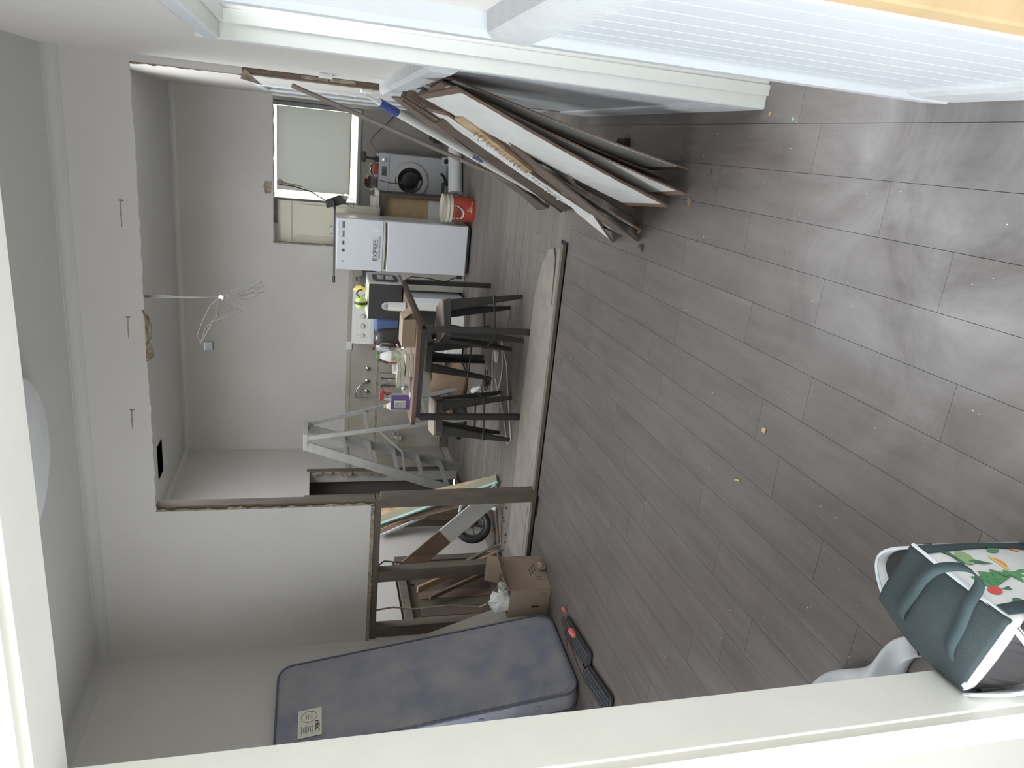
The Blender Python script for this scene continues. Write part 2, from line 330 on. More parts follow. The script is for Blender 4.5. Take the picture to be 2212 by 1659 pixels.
# ------------------------------------------------------------------ walls
# left wall with an unseen daylight window added, and low kitchen doorway
WY0, WY1, WZ0, WZ1 = 1.25, 3.30, .75, 2.45
q = MB(); t0 = XL-.12
q.box(t0, XL, .94, WY0, -.01, ZC).box(t0, XL, WY1, YB+.12, -.01, ZC).box(t0, XL, WY0, WY1, -.01, WZ0).box(t0, XL, WY0, WY1, WZ1, ZC)
struct(q, 'wall_left', WALL)
q = MB(); q.box(XL-.08, XL+.015, WY0-.06, WY0, WZ0-.06, WZ1+.06).box(XL-.08, XL+.015, WY1, WY1+.06, WZ0-.06, WZ1+.06).box(XL-.08, XL+.015, WY0, WY1, WZ1, WZ1+.06).box(XL-.08, XL+.04, WY0-.06, WY1+.06, WZ0-.04, WZ0)
q.box(XL-.08, XL-.05, (WY0+WY1)/2-.02, (WY0+WY1)/2+.02, WZ0, WZ1); wl = struct(q, 'window_added_left', TRIM)
q = MB(); q.box(XL-.07, XL-.065, WY0, WY1, WZ0, WZ1); q.build('pane', GLS, wl)  # glass of the added left window
DY0, DY1, DZ = 7.22, 7.80, 1.70
q = MB(); q.box(t0, XL, YB+.12, DY0, .95, ZC).box(t0, XL, DY1, 10.6, -.01, ZC).box(t0, XL, DY0, DY1, DZ, ZC)
q.box(t0, XL, 5.95, 6.5, -.01, .95).box(t0, XL, 5.88, 5.95, .3, .95)
struct(q, 'wall_kitchen_left', WALLK)
# lower part of the kitchen left wall is stripped to old boards
q = MB(); q.box(t0-.02, XL-.03, YB+.12, 5.95, .0, .95).box(t0-.02, XL-.03, 6.5, 7.22, 0, .95); lowb = struct(q, 'wall_stripped', DRAW)
for k in range(9):
    b = MB(); y0 = YB+.13+k*.12; b.box(XL-.03, XL-.012+random.uniform(0, .008), y0+.003, y0+.117, .02, .80+random.uniform(-.03, .03)); b.build('lining_board', DRAW if k % 3 else RAW, lowb)
for k in range(6):
    b = MB(); y0 = 6.5+k*.12; b.box(XL-.03, XL-.012+random.uniform(0, .008), y0+.003, y0+.117, .02, .93); b.build('lining_board', RAW if k % 2 else DRAW, lowb)
b = MB(); b.box(XL-.03, XL+.02, YB+.12, 5.9, .86, .93); b.build('rail', TIMH, lowb, bevel=.004)
b = MB(); b.box(XL-.03, XL+.02, YB+.12, 5.9, .0, .12); b.build('rail', TIMH, lowb, bevel=.004)
b = MB(); b.box(XL-.03, XL+.015, 5.86, 5.94, 0, .93); b.build('stud', TIM, lowb, bevel=.004)
# dark doorway in the kitchen's left wall
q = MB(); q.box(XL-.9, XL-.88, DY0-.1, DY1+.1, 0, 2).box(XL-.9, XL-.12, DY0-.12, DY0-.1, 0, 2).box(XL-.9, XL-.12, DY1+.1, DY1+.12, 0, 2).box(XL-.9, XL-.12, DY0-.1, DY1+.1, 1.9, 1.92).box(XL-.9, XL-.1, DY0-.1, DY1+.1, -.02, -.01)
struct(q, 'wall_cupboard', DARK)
d1 = struct(MB().box(XL-.04, XL+.02, DY0-.05, DY0, 0, DZ+.05).box(XL-.04, XL+.02, DY1, DY1+.07, 0, DZ+.03), 'door_1', TIM, bevel=.004)
b = MB().box(XL-.04, XL+.018, DY0-.05, DY1+.02, DZ, DZ+.06); b.build('door_head', WALLK, d1)
b = MB()
for k in range(7): b.box(XL-.02, XL+.01, DY1-.02-random.random()*.05, DY1, .9+k*.11, .98+k*.11+random.random()*.03)
b.build('torn_plaster', PLAST, d1)
# partition wall
q = MB()
ye = YB+.12
q.box(XL, -2.565, YB, YB+.012, 1.285, ZC)                                         # plaster, living side, left
q.box(XL, -2.565, ye-.012, ye, 1.285, ZC)
q.box(-2.565, .245, YB, YB+.012, 2.695, ZC).box(-2.565, XR, ye-.012, ye, 2.72, ZC)
q.box(.245, XR, YB, YB+.012, 2.10, ZC)
struct(q, 'wall_back', WALL)
# ragged plaster edge pieces and the cut studs
q = MB(); q.box(-2.61, -2.535, YB+.012, ye-.012, 1.22, 2.70); st = struct(q, 'trim_5', TIM, bevel=.003)
q = MB(); q.box(-2.545, .27, YB+.013, ye-.013, 2.712, 2.79); struct(q, 'trim_6', TIMH)
q = MB(); q.box(.252, XR+.005, YB+.003, ye, 0, 2.70); rs = struct(q, 'trim_7', TIM, bevel=.003)
for k in range(5):
    b = MB(); z0 = 1.3+k*.16; b.box(.262, .282, YB-.004, YB+.006, z0, z0+.10+random.random()*.06); b.build('mortar_patch', PLAST if k in (1, 2) else RAW, rs)
def ragged(p, q2, n, inn, amp, th, nm, m, par=None):   # thin torn edge following p-q2
    p, q2, inn = V(p), V(q2), V(inn); b = MB()
    pts = [p+(q2-p)*(i/n) for i in range(n+1)]; e = [x + inn*random.uniform(.15, 1)*amp for x in pts]
    b.prism([tuple(x) for x in pts]+[tuple(x) for x in e[::-1]], th); return b.build(nm, m, par)
ragged((-2.565, YB-.001, 1.24), (-2.565, YB-.001, 2.69), 40, (.02, 0, 0), 1, (0, .013, 0), 'torn_edge', PLAST, st)
ragged((-2.56, YB, 2.695), (.245, YB, 2.695), 60, (0, 0, -.012), 1, (0, .012, 0), 'torn_edge', WALL, rs)
ragged((-1.5, YB-.002, 2.695), (-1.2, YB-.002, 2.69), 10, (0, 0, -.05), 1, (0, .012, 0), 'torn_edge', PLAST, rs)
ragged((.245, YB-.001, 2.69), (.245, YB-.001, 2.10), 20, (-.012, 0, 0), 1, (0, .013, 0), 'torn_edge', PLAST, rs)
b = MB(); b.prism([(.25, YB-.004, 2.10), (.282, YB-.004, 2.09), (.20, YB-.01, 1.99), (.222, YB-.006, 2.11)], (0, .006, 0)); b.build('torn_flap', PLAST, rs)
b = MB(); b.tube([(-1.17, YB, 2.70), (-1.25, YB-.03, 2.66), (-1.36, YB-.02, 2.66), (-1.40, YB, 2.69)], [.004, .012, .008, .003], 6); b.build('torn_flap', PLAST, rs)
# adhesive lines on the header
for xa, xb, z in ((-.518, -.671, 2.78), (-1.218, -1.351, 2.783), (-1.827, -1.955, 2.797)):
    b = MB(); b.tube([(xa, YB-.001, z), ((xa+xb)/2, YB-.002, z+.003), (xb, YB-.001, z+.004)], [.002, .0035, .002], 6); b.box(xa-.004, xa+.004, YB-.003, YB, z-.015, z+.012); b.build('glue_mark', PLAST, rs)
# bottom frame of the stripped partition
fr = thing('stud_frame', 'stripped dark timber stud frame under the cut partition wall', 'wall frame', (-3.1, 4.85, 0))
MB().box(XL, -2.535, YB+.01, ye-.01, 1.185, 1.232).build('nogging', TIMH, fr, bevel=.003)
MB().bar((-2.54, 4.845, 0), (-2.55, 4.845, 1.19), .095, .09, up=(0, 1, 0)).build('stud', TIM, fr, bevel=.003)
MB().bar((-3.165, 4.85, 0), (-3.19, 4.85, 1.19), .095, .08, up=(0, 1, 0)).build('stud', TIM, fr, bevel=.003)
MB().bar((-3.69, 4.85, 0), (-3.69, 4.85, 1.19), .09, .08, up=(0, 1, 0)).build('stud', TIM, fr, bevel=.003)
MB().box(XL, -2.57, YB-.006, YB+.01, 1.235, 1.262).build('pale_bead', PLAST, fr)
MB().box(XL, -2.565, YB-.004, YB+.01, 1.262, 1.29).build('plaster_lip', WALL, fr)
# right wall: plaster above, boarded dado below, doorway near the camera
DN, DF, DH = 1.88, 2.69, 1.985
def dado(y0, y1, nm):
    q = MB(); q.box(.262, XR+.02, y0, y1, 0, 1.25); w_ = struct(q, nm, TRIM)
    y = y0
    while y < y1-.01:
        y2 = min(y+.083, y1); b = MB(); b.box(.25, .262, y+.0018, y2-.0018, .1, 1.22); b.build('dado_board', TRIM, w_, bevel=.0015); y = y2
    b = MB(); pr = [(.262, 1.205), (.235, 1.205), (.222, 1.225), (.225, 1.30), (.24, 1.318), (XR, 1.322), (XR, 1.205)]
    b.prism([(x, y0, z) for x, z in pr], (0, y1-y0, 0)); b.build('dado_rail', RAIL, w_)
    b = MB(); pr = [(.262, 0), (.235, 0), (.235, .13), (.242, .16), (.262, .17)]
    b.prism([(x, y0, z) for x, z in pr], (0, y1-y0, 0)); b.build('skirting', RAIL, w_)
    return w_
dado(DF+.06, YB-.01, 'baseboard_right'); dado(1.05, DN-.11, 'baseboard_near')
q = MB(); q.box(XR, XR+.1, DF+.01, YB+.12, -.01, ZC).box(XR, XR+.1, .94, DN-.01, -.01, ZC).box(XR, XR+.1, DN-.01, DF+.01, DH+.01, ZC)
struct(q, 'wall_right', WALL)
# doorway lining and architraves
q = MB(); q.box(.238, .40, DF, DF+.02, 0, DH+.01).box(.238, .40, DN-.02, DN, 0, DH+.01).box(.238, .40, DN, DF, DH, DH+.02); dr = struct(q, 'door_2', TRIM2, bevel=.002)
MB().box(.285, .325, DF-.012, DF, 0, DH).box(.285, .325, DN, DN+.012, 0, DH).box(.285, .325, DN, DF, DH-.012, DH).build('door_stop', TRIM2, dr, bevel=.002)
b = MB(); b.prism([(XR, DF+.005, 0), (.240, DF+.005, 0), (.236, DF+.012, 0), (.236, DF+.055, 0), (.25, DF+.07, 0), (XR, DF+.07, 0)], (0, 0, DH+.075)); b.build('architrave', TRIM, dr)
b = MB(); b.prism([(XR, DN-.005, 0), (.240, DN-.005, 0), (.236, DN-.012, 0), (.232, DN-.085, 0), (.245, DN-.11, 0), (XR, DN-.11, 0)], (0, 0, DH+.075)); b.build('architrave', TRIM, dr)
b = MB(); b.prism([(XR, DN, DH+.002), (.240, DN, DH+.002), (.236, DN, DH+.012), (.236, DN, DH+.05), (.25, DN, DH+.075), (XR, DN, DH+.075)], (0, DF+.005-DN, 0)); b.build('architrave', TRIM, dr)
# passage beyond that doorway, kept roofless so sky light fills the gap
q = MB(); q.box(1.4, 1.45, 1.0, 3.0, 0, 2.2).box(.385, 1.45, 2.95, 3.0, 0, 2.2).box(.385, 1.45, 1.0, 1.05, 0, 2.2); struct(q, 'wall_passage', WALL)
# wall around the opening the picture is taken through
OX, OY0, OY1, OH = -1.03, .94, 1.055, 2.065
q = MB(); q.box(-3.86, OX-.015, OY0, OY1, -.01, ZC).box(OX-.015, XR+.1, OY0, OY1, OH+.015, ZC); struct(q, 'wall_front', WALLDIM)
q = MB(); q.box(OX-.018, OX, OY0-.004, OY1+.004, 0, OH+.018).box(OX, XR, OY0-.004, OY1+.004, OH, OH+.018).box(.246, XR, OY0-.004, OY1+.004, 0, OH); op = struct(q, 'door_3', TRIMW, bevel=.002)
b = MB(); b.prism([(OX-.006, OY0-.004, 0), (OX-.01, OY0-.02, 0), (OX-.075, OY0-.024, 0), (OX-.09, OY0-.004, 0)], (0, 0, OH+.09)); b.build('architrave', TRIMDIM, op)
b = MB(); b.prism([(OX-.09, OY0-.004, OH+.006), (OX-.09, OY0-.02, OH+.01), (OX-.09, OY0-.024, OH+.075), (OX-.09, OY0-.004, OH+.09)], (XR-OX+.17, 0, 0)); b.build('architrave', TRIMDIM, op)
b = MB(); b.prism([(.250, OY0-.004, 0), (.254, OY0-.02, 0), (.32, OY0-.024, 0), (.335, OY0-.004, 0)], (0, 0, OH+.006)); b.build('architrave', TRIM, op)
# hall the photographer stands in; unseen walls placed to block part of the sky
q = MB(); q.box(.36, .46, -1.5, OY0, -.01, 2.7).box(-.8, .46, -1.6, -1.5, -.01, 2.7).box(-2.6, -2.5, .2, OY0, -.01, ZC); struct(q, 'wall_hall_light_block', TRIMW)

q = MB(); q.box(-1.95, .46, -1.6, OY0, 2.7, 2.78); struct(q, 'ceiling_light_block', CEIL)  # unseen roof added to keep part of the sky off the near trim
# kitchen shell
q = MB(); q.box(XL, -1.26, YK, YK+.1, -.01, ZC).box(-1.26, XR, YK, YK+.1, 2.12, ZC); struct(q, 'wall_kitchen_back', WALLK)
ragged((-1.262, YK-.002, 1.3), (-1.262, YK-.002, 2.12), 24, (.02, 0, 0), 1, (0, .01, 0), 'torn_edge', PLAST, bpy.data.objects['wall_kitchen_back'])
ragged((-1.25, YK-.002, 2.12), (.28, YK-.002, 2.12), 24, (0, 0, -.02), 1, (0, .01, 0), 'torn_edge', PLAST, bpy.data.objects['wall_kitchen_back'])
b = MB(); b.prism([(-.60, YK-.004, 2.13), (-.72, YK-.004, 2.14), (-.74, YK-.004, 2.20), (-.66, YK-.004, 2.22), (-.60, YK-.004, 2.2)], (0, .005, 0)); b.build('plaster_patch', PLAST, bpy.data.objects['wall_kitchen_back'])
q = MB(); q.box(XR, XR+.1, ye, 6.62, -.01, ZC).box(XR, XR+.1, 6.62, 7.45, 2.1, ZC).box(XR, XR+.1, 7.45, 10.6, -.01, ZC); struct(q, 'wall_kitchen_right', WALLK)
dk = struct(MB().box(XR-.015, XR+.1, 6.55, 6.62, 0, 2.16).box(XR-.015, XR+.1, 7.45, 7.52, 0, 2.16).box(XR-.015, XR+.1, 6.62, 7.45, 2.1, 2.16), 'door_4', TRIM, bevel=.003)
MB().box(XR+.04, XR+.075, 6.62, 7.45, 0, 2.1).build('door_leaf', WHITEP, dk)
MB().box(XR+.025, XR+.04, 6.70, 7.37, .2, .95).box(XR+.025, XR+.04, 6.70, 7.37, 1.1, 1.95).build('door_panel', WHITEP, dk, bevel=.006)
MB().box(XR-.02, XR, 8.3, 8.37, 0, 2.12).build('architrave', TRIM, dk, bevel=.003)
YW = 10.4
wx0, wx1, wz0, wz1 = -.93, .225, 1.14, 2.21
q = MB(); q.box(-1.4, wx0, YW, YW+.1, -.01, ZC).box(wx1, XR+.1, YW, YW+.1, -.01, ZC).box(wx0, wx1, YW, YW+.1, -.01, wz0).box(wx0, wx1, YW, YW+.1, wz1, ZC)
q.box(-1.36, -1.26, YK+.1, YW, -.01, ZC); struct(q, 'wall_laundry', WALLK)
wn = struct(MB().box(wx0-.05, wx0, YW-.02, YW+.06, wz0-.05, wz1+.05).box(wx1, wx1+.05, YW-.02, YW+.06, wz0-.05, wz1+.05).box(wx0, wx1, YW-.02, YW+.06, wz1, wz1+.05).box(wx0-.05, wx1+.05, YW-.05, YW+.06, wz0-.04, wz0), 'window_1', TRIM, bevel=.003)
MB().box(wx0, wx1, YW+.05, YW+.055, wz0, wz1).build('pane', GLS, wn)
bd = thing('roller_blind', 'pale grey roller blind pulled down over the laundry window', 'blind', (-.27, YW-.03, wz0+.09))
MB().box(wx0+.10, wx1-.005, YW-.012, YW-.010, wz0+.10, wz1-.04).build('blind_fabric', BLIND, bd)
MB().box(wx0+.10, wx1-.005, YW-.018, YW-.004, wz0+.085, wz0+.10).build('bottom_bar', WHITEP, bd)
MB().tube([(wx0+.06, YW-.02, wz1+.03), (wx1-.01, YW-.02, wz1+.03)], .018, 10).build('roller', WHITEP, bd)
fn = thing('neighbour_fence', 'sunlit yellow boards seen under the blind outside the laundry window', 'fence', (-.2, 12.2, 0))
for k in range(16):
    MB().box(-1.9+k*.22, -1.9+k*.22+.21, 12.2, 12.225, 0, 2.0).build('paling', FENCE, fn)
# cream cupboard door beside the window
cd = struct(MB().box(-1.255, -.80, 8.63, 8.66, .96, 2.08), 'trim_8', CREAM)
b = MB(); b.box(-1.17, -.83, 8.612, 8.63, .98, 1.86).build('door_panel', CREAM, cd, bevel=.002)
b = MB(); b.box(-1.255, -.80, 8.615, 8.63, 1.93, 2.0).build('top_rail', CREAM, cd, bevel=.002)
# tile strip and lining under it on the kitchen back wall
q = MB().box(XL, -1.255, YK-.012, YK, 1.245, 1.295); ts = struct(q, 'trim_9', PANELW, bevel=.002)
q = MB(); xs = [XL, -3.62, -2.75, -2.42, -1.62, -1.255]
ln = struct(MB().box(XL, -1.255, YK-.006, YK, .93, 1.245), 'trim_10', PANELW)
q = MB().box(XL, -1.255, YK-.006, YK, .0, .93); lw = struct(q, 'trim_11', PLAST)
for k, (a, b_) in enumerate(((-3.72, -3.05), (-3.04, -2.75), (-2.74, -2.40), (-1.66, -1.3))):
    MB().box(a, b_, YK-.02, YK-.006, .10, .905).build('lining_sheet', PANELW, lw, bevel=.002)
MB().box(XL+.03, -1.3, YK-.04, YK-.006, 0, .085).build('base_rail', TIMH, lw, bevel=.003)
MB().box(XL, XL+.02, 7.85, YK-.02, .1, .92).build('lining_sheet', PANELW, lw)
MB().box(XL, XL+.016, 7.86, YK, 1.245, 1.295).build('trim_strip', PANELW, ts)
pv = thing('drain_pipe', 'short grey waste pipe stub on the kitchen wall behind the ladder', 'pipe', (-3.55, 8.4, .68))
MB().tube([(-3.55, 8.49, .68), (-3.55, 8.38, .68), (-3.55, 8.33, .60)], .028, 12).build('pipe', PANELW, pv, smooth=True)
MB().tube([(-3.55, 8.40, .68), (-3.55, 8.37, .68)], .036, 12).build('collar', PLAST, pv, smooth=True)
portal('added_window_portal_left', (XL-.2, (WY0+WY1)/2, (WZ0+WZ1)/2), (0, -math.pi/2, 0), WZ1-WZ0+.1, WY1-WY0+.1)
portal('window_portal_laundry', ((wx0+wx1)/2, YW+.2, (wz0+wz1)/2), (-math.pi/2, 0, 0), wx1-wx0+.1, wz1-wz0+.1)
portal('hall_portal', (-1.05, -.6, 1.5), (math.pi/2, 0, 0), 3.0, 3.2)
#PART2
# ------------------------------------------------------------------ mattress leaning on the left wall
A0, B0 = V((-3.165, 4.20, .015)), V((-3.235, 3.48, .015)); TOPD = V((-3.575, 4.36, 1.885)) - A0
uy = (B0-A0).normalized(); uz = (TOPD - uy*TOPD.dot(uy)*.0).normalized(); nn = uy.cross(uz).normalized()
if nn.x < 0: nn = -nn
Wm, Lm, Tm = (B0-A0).length, TOPD.length, .15
def rrect(cx, cy, hx, hy, r, n=6):
    o = []
    for sx, sy, a0 in ((1, 1, 0), (-1, 1, 90), (-1, -1, 180), (1, -1, 270)):
        for k in range(n+1):
            a = math.radians(a0+90*k/n); o.append((cx+sx*(hx-r)+r*math.cos(a), cy+sy*(hy-r)+r*math.sin(a)))
    return o
mt = thing('mattress', 'mottled blue-grey single mattress standing on end against the left wall', 'mattress', (-3.4, 3.85, 0))
pts = rrect(Wm/2, Lm/2, Wm/2, Lm/2, .10, 8)
b = MB(); n = len(pts); rings = []
for dpt, ins in ((0.0, .02), (-.006, .004), (-.02, 0), (-Tm+.02, 0), (-Tm+.006, .004), (-Tm, .02)):
    ring = [A0 + uy*(Wm/2+(u-Wm/2)*(1-ins/(Wm/2))) + uz*(Lm/2+(v_-Lm/2)*(1-ins/(Lm/2))) + nn*dpt for u, v_ in pts]; rings.append(ring)
vs = [p for r in rings for p in r]
b.add(vs, [(i*n+k, i*n+(k+1) % n, (i+1)*n+(k+1) % n, (i+1)*n+k) for i in range(5) for k in range(n)])
# quilted face, slightly domed
cv = A0+uy*Wm/2+uz*Lm/2
face = [A0 + uy*(Wm/2+(u-Wm/2)*s) + uz*(Lm/2+(v_-Lm/2)*s) + nn*(.012*(1-s*s)**.5 if s < .96 else 0) for s in (.955, .8, .55, .3) for u, v_ in pts]
base = len(b.v); b.add(face+[cv+nn*.012], [(i*n+k, (i+1)*n+k, (i+1)*n+(k+1) % n, i*n+(k+1) % n) for i in range(3) for k in range(n)]+[(3*n+k, 4*n, 3*n+(k+1) % n) for k in range(n)])
b.add([rings[0][k] for k in range(n)]+face[:n], [(k, n+k, n+(k+1) % n, (k+1) % n) for k in range(n)])
b.add(list(rings[-1]), [tuple(range(n))])
b.build('mattress_body', MATT, mt, smooth=True)
for d in (-.004, -Tm+.004):
    b = MB(); b.tube([A0+uy*u+uz*v_+nn*d for u, v_ in pts], .0075, 6, closed=True); b.build('piping', PIPE, mt, smooth=True)
for t in (.30, .68):
    for side in (0,):
        c = A0+uy*(Wm+.001)+uz*(Lm*t*.5)-nn*Tm/2
        b = MB(); b.lathe([(.002, 0), (.026, 0), (.026, .004), (.018, .005), (.018, .003), (.002, .003)], c, 16, ax=uy); b.build('air_vent', MATT, mt, smooth=True)
lc = A0+uy*.53+uz*1.70+nn*.0135
b = MB(); b.obox(lc, uy, uz, nn, .105, .075, .0006); lb_ = b.build('label', LBL, mt); 
R_, U_ = uy, -uz
if R_.cross(U_).dot(nn) < 0: R_ = -R_
text('HBC', 'label_text', INK, lb_, lc+U_*.045+R_*.035+nn*.002, R_, U_, .042)
b = MB(); b.tube([lc+R_*(-.045+.042*math.cos(a*.314))+U_*(-.005+.05*math.sin(a*.314))+nn*.002 for a in range(20)], .0012, 4, closed=True); b.build('label_oval', INK, lb_)
b = MB()
for k in range(7): b.obox(lc+R_*.05+U_*(.015-.011*k)+nn*.0015, R_, U_, nn, .03-(k % 3)*.006, .0018, .0006)
for k in range(4): b.obox(lc+R_*-.045+U_*(.012-.011*k)+nn*.0015, R_, U_, nn, .025-(k % 2)*.008, .002, .0006)
o = b.build('label_print', GREYINK, lb_); o['kind'] = 'stuff'
# pale board behind the mattress
bb = MB(); p0, p1, p2, p3 = V((-3.31, 4.62, .02)), V((-3.70, 4.62, 1.13)), V((-3.72, 4.2, 1.13)), V((-3.4, 4.2, .02))
bb.prism([p0, p1, p2, p3], (-.012, 0, -.003)); o = bb.build('leaning_sheet', PANELW); tag(o, 'pale grey plasterboard offcut leaning behind the mattress edge', 'board')

# ------------------------------------------------------------------ keyboards on the floor by the mattress
def keyboard(c, rz, label, tilt=0):
    t = thing('keyboard', label, 'keyboard', c, 'keyboards by the mattress', rz)
    def P(mb): return mb
    b = MB(); b.box(-.22, .22, -.075, .075, .003, .02); k0 = b
    M_ = Matrix.Translation(V(c)) @ Matrix.Rotation(rz, 4, 'Z') @ Matrix.Rotation(tilt, 4, 'X')
    def bl(mb, nm, m_, bev=0):
        mb.v = [tuple(M_ @ V(q)) for q in mb.v]; return mb.build(nm, m_, t, bevel=bev)
    bl(b, 'case', BLACK, .004)
    for r in range(4):
        kk = MB()
        for c_ in range(14): kk.box(-.205+c_*.0295, -.205+c_*.0295+.024, -.058+r*.03, -.058+r*.03+.024, .02, .029)
        bl(kk, 'key_row', GMET)
    return t, M_
kb, M_ = keyboard((-2.985, 3.62, 0.004), math.radians(96), 'black keyboard lying on the floor under the mattress edge, nearest the box')
kb2, M2 = keyboard((-3.02, 3.26, 0.004), math.radians(100), 'black keyboard lying half hidden beside the white door jamb')
for (x, y_), nm in (((-2.94, 3.70), 'coral_grip'),):
    b = MB(); b.lathe([(.012, 0), (.03, .01), (.032, .045), (.014, .06)], (x, y_, .04), 12, ax=V((.2, -1, 0)), sy=.7); o = b.build('coral_grip', CORAL, smooth=True); tag(o, 'coral red clip lying on the black keyboard', 'clip')
b = MB(); b.lathe([(.006, 0), (.016, .006), (.016, .03), (.006, .036)], (-2.93, 3.93, .02), 12, ax=V((0, -1, 0)), sy=.7); o = b.build('coral_grip', CORAL, smooth=True); tag(o, 'small coral end piece beside the keyboard near the cardboard box', 'clip')
b = MB(); b.tube([(-3.02, 3.95, .006), (-2.99, 3.84, .03), (-3.0, 3.72, .045), (-3.05, 3.6, .04), (-3.1, 3.45, .03)], .004, 6); b.tube([(-3.05, 3.97, .006), (-3.03, 3.85, .03), (-3.06, 3.7, .05)], .004, 6)
o = b.build('keyboard_cable', WRED, smooth=True); tag(o, 'dark red cable tangled behind the keyboards', 'cable')

# ------------------------------------------------------------------ cardboard box with open flap
cb = thing('cardboard_box', 'open cardboard box with white paper poking out beside the mattress', 'box', (-3.06, 4.40, 0))
C0 = V((-3.0, 4.255, 0)); e1 = V((-.235, .02, 0)); e2 = V((.10, .20, 0)); e2 = V((.085, .30, 0)); h_ = V((0, 0, .30))
def quad(a, b_, c, d, th, m_, nm, par):
    q = MB(); nrm = (V(b_)-V(a)).cross(V(d)-V(a)).normalized()*th; q.prism([a, b_, c, d], nrm); return q.build(nm, m_, par)
quad(C0, C0+e1, C0+e1+h_, C0+h_, -.004, CARD, 'side_panel', cb); quad(C0, C0+e2, C0+e2+h_, C0+h_, .004, CARD, 'side_panel', cb)
quad(C0+e2, C0+e2+e1, C0+e2+e1+h_, C0+e2+h_, .004, CARD, 'side_panel', cb); quad(C0+e1, C0+e1+e2, C0+e1+e2+h_, C0+e1+h_, -.004, CARD, 'side_panel', cb)
quad(C0, C0+e1, C0+e1+e2, C0+e2, .004, CARD, 'bottom', cb)
quad(C0+h_, C0+e2+h_, C0+e2+h_+V((.08, -.03, .06)), C0+h_+V((.10, -.01, .07)), .003, CARD, 'flap', cb)
quad(C0+e2+h_, C0+e2+e1+h_, C0+e2+e1+h_+V((0, .06, .10)), C0+e2+h_+V((0, .06, .10)), .003, CARD, 'flap', cb)
b = MB(); f1 = e1.normalized(); nrm = V((0, -1, 0))
for u_, z_ in ((.04, .05),):
    c = C0+f1*u_+V((0, -.004, z_)); b.tube([c+f1*.012+V((0, 0, .012)), c-f1*.012+V((0, 0, .012)), c-f1*.012-V((0, 0, .012)), c+f1*.012-V((0, 0, .012))], .0015, 4, closed=True)
f2 = e2.normalized(); n2 = V((f2.y, -f2.x, 0))
c = C0+f2*.10+V((0, 0, .06))+n2*.005; b.tube([c+f2*.014+V((0, 0, .012)), c-f2*.014+V((0, 0, .012)), c-f2*.014-V((0, 0, .012)), c+f2*.014-V((0, 0, .012))], .0015, 4, closed=True)
for k in range(3): b.obox(C0+f2*(.16+.02*k)+V((0, 0, .12-.02*k))+n2*.005, f2, V((0, 0, 1)), n2, .03, .003, .0008)
o = b.build('printed_marks', INK, cb); o['kind'] = 'stuff'
b = MB(); b.obox(C0+f1*.15+V((0, -.004, .10)), f1, V((0, 0, 1)), V((0, 1, 0)), .008, .028, .002); b.build('hand_hole', LINING, cb)
b = MB()
def crumple(c, r, n, sd, fl=1.0):
    rnd_ = random.Random(sd); vs = []; fs = []
    for j in range(n+1):
        for i in range(2*n):
            th = math.pi*j/n; ph = math.pi*i/n; k = r*rnd_.uniform(.65, 1.15)
            vs.append(V(c)+V((math.sin(th)*math.cos(ph)*k, math.sin(th)*math.sin(ph)*k, math.cos(th)*k*fl)))
    for j in range(n):
        for i in range(2*n): fs.append((j*2*n+i, j*2*n+(i+1) % (2*n), (j+1)*2*n+(i+1) % (2*n), (j+1)*2*n+i))
    return vs, fs
b.add(*crumple(C0+e1*.75+e2*.3+V((0, 0, .33)), .085, 6, 3, 1.1)); o = b.build('crumpled_paper', PAPER); tag(o, 'crumpled white paper sticking out of the cardboard box', 'paper')
b = MB(); b.add(*crumple(C0+e1*.35+e2*.4+V((0, 0, .31)), .055, 6, 9)); o = b.build('plastic_wrap', CLRP); tag(o, 'scrunched clear plastic wrap inside the cardboard box', 'wrap')
b = MB(); b.add(*crumple(C0+e2*.62+V((.035, -.02, .035)), .035, 5, 12)); o = b.build('torn_tape', CARD); tag(o, 'torn brown tape scrap at the foot of the box', 'tape')

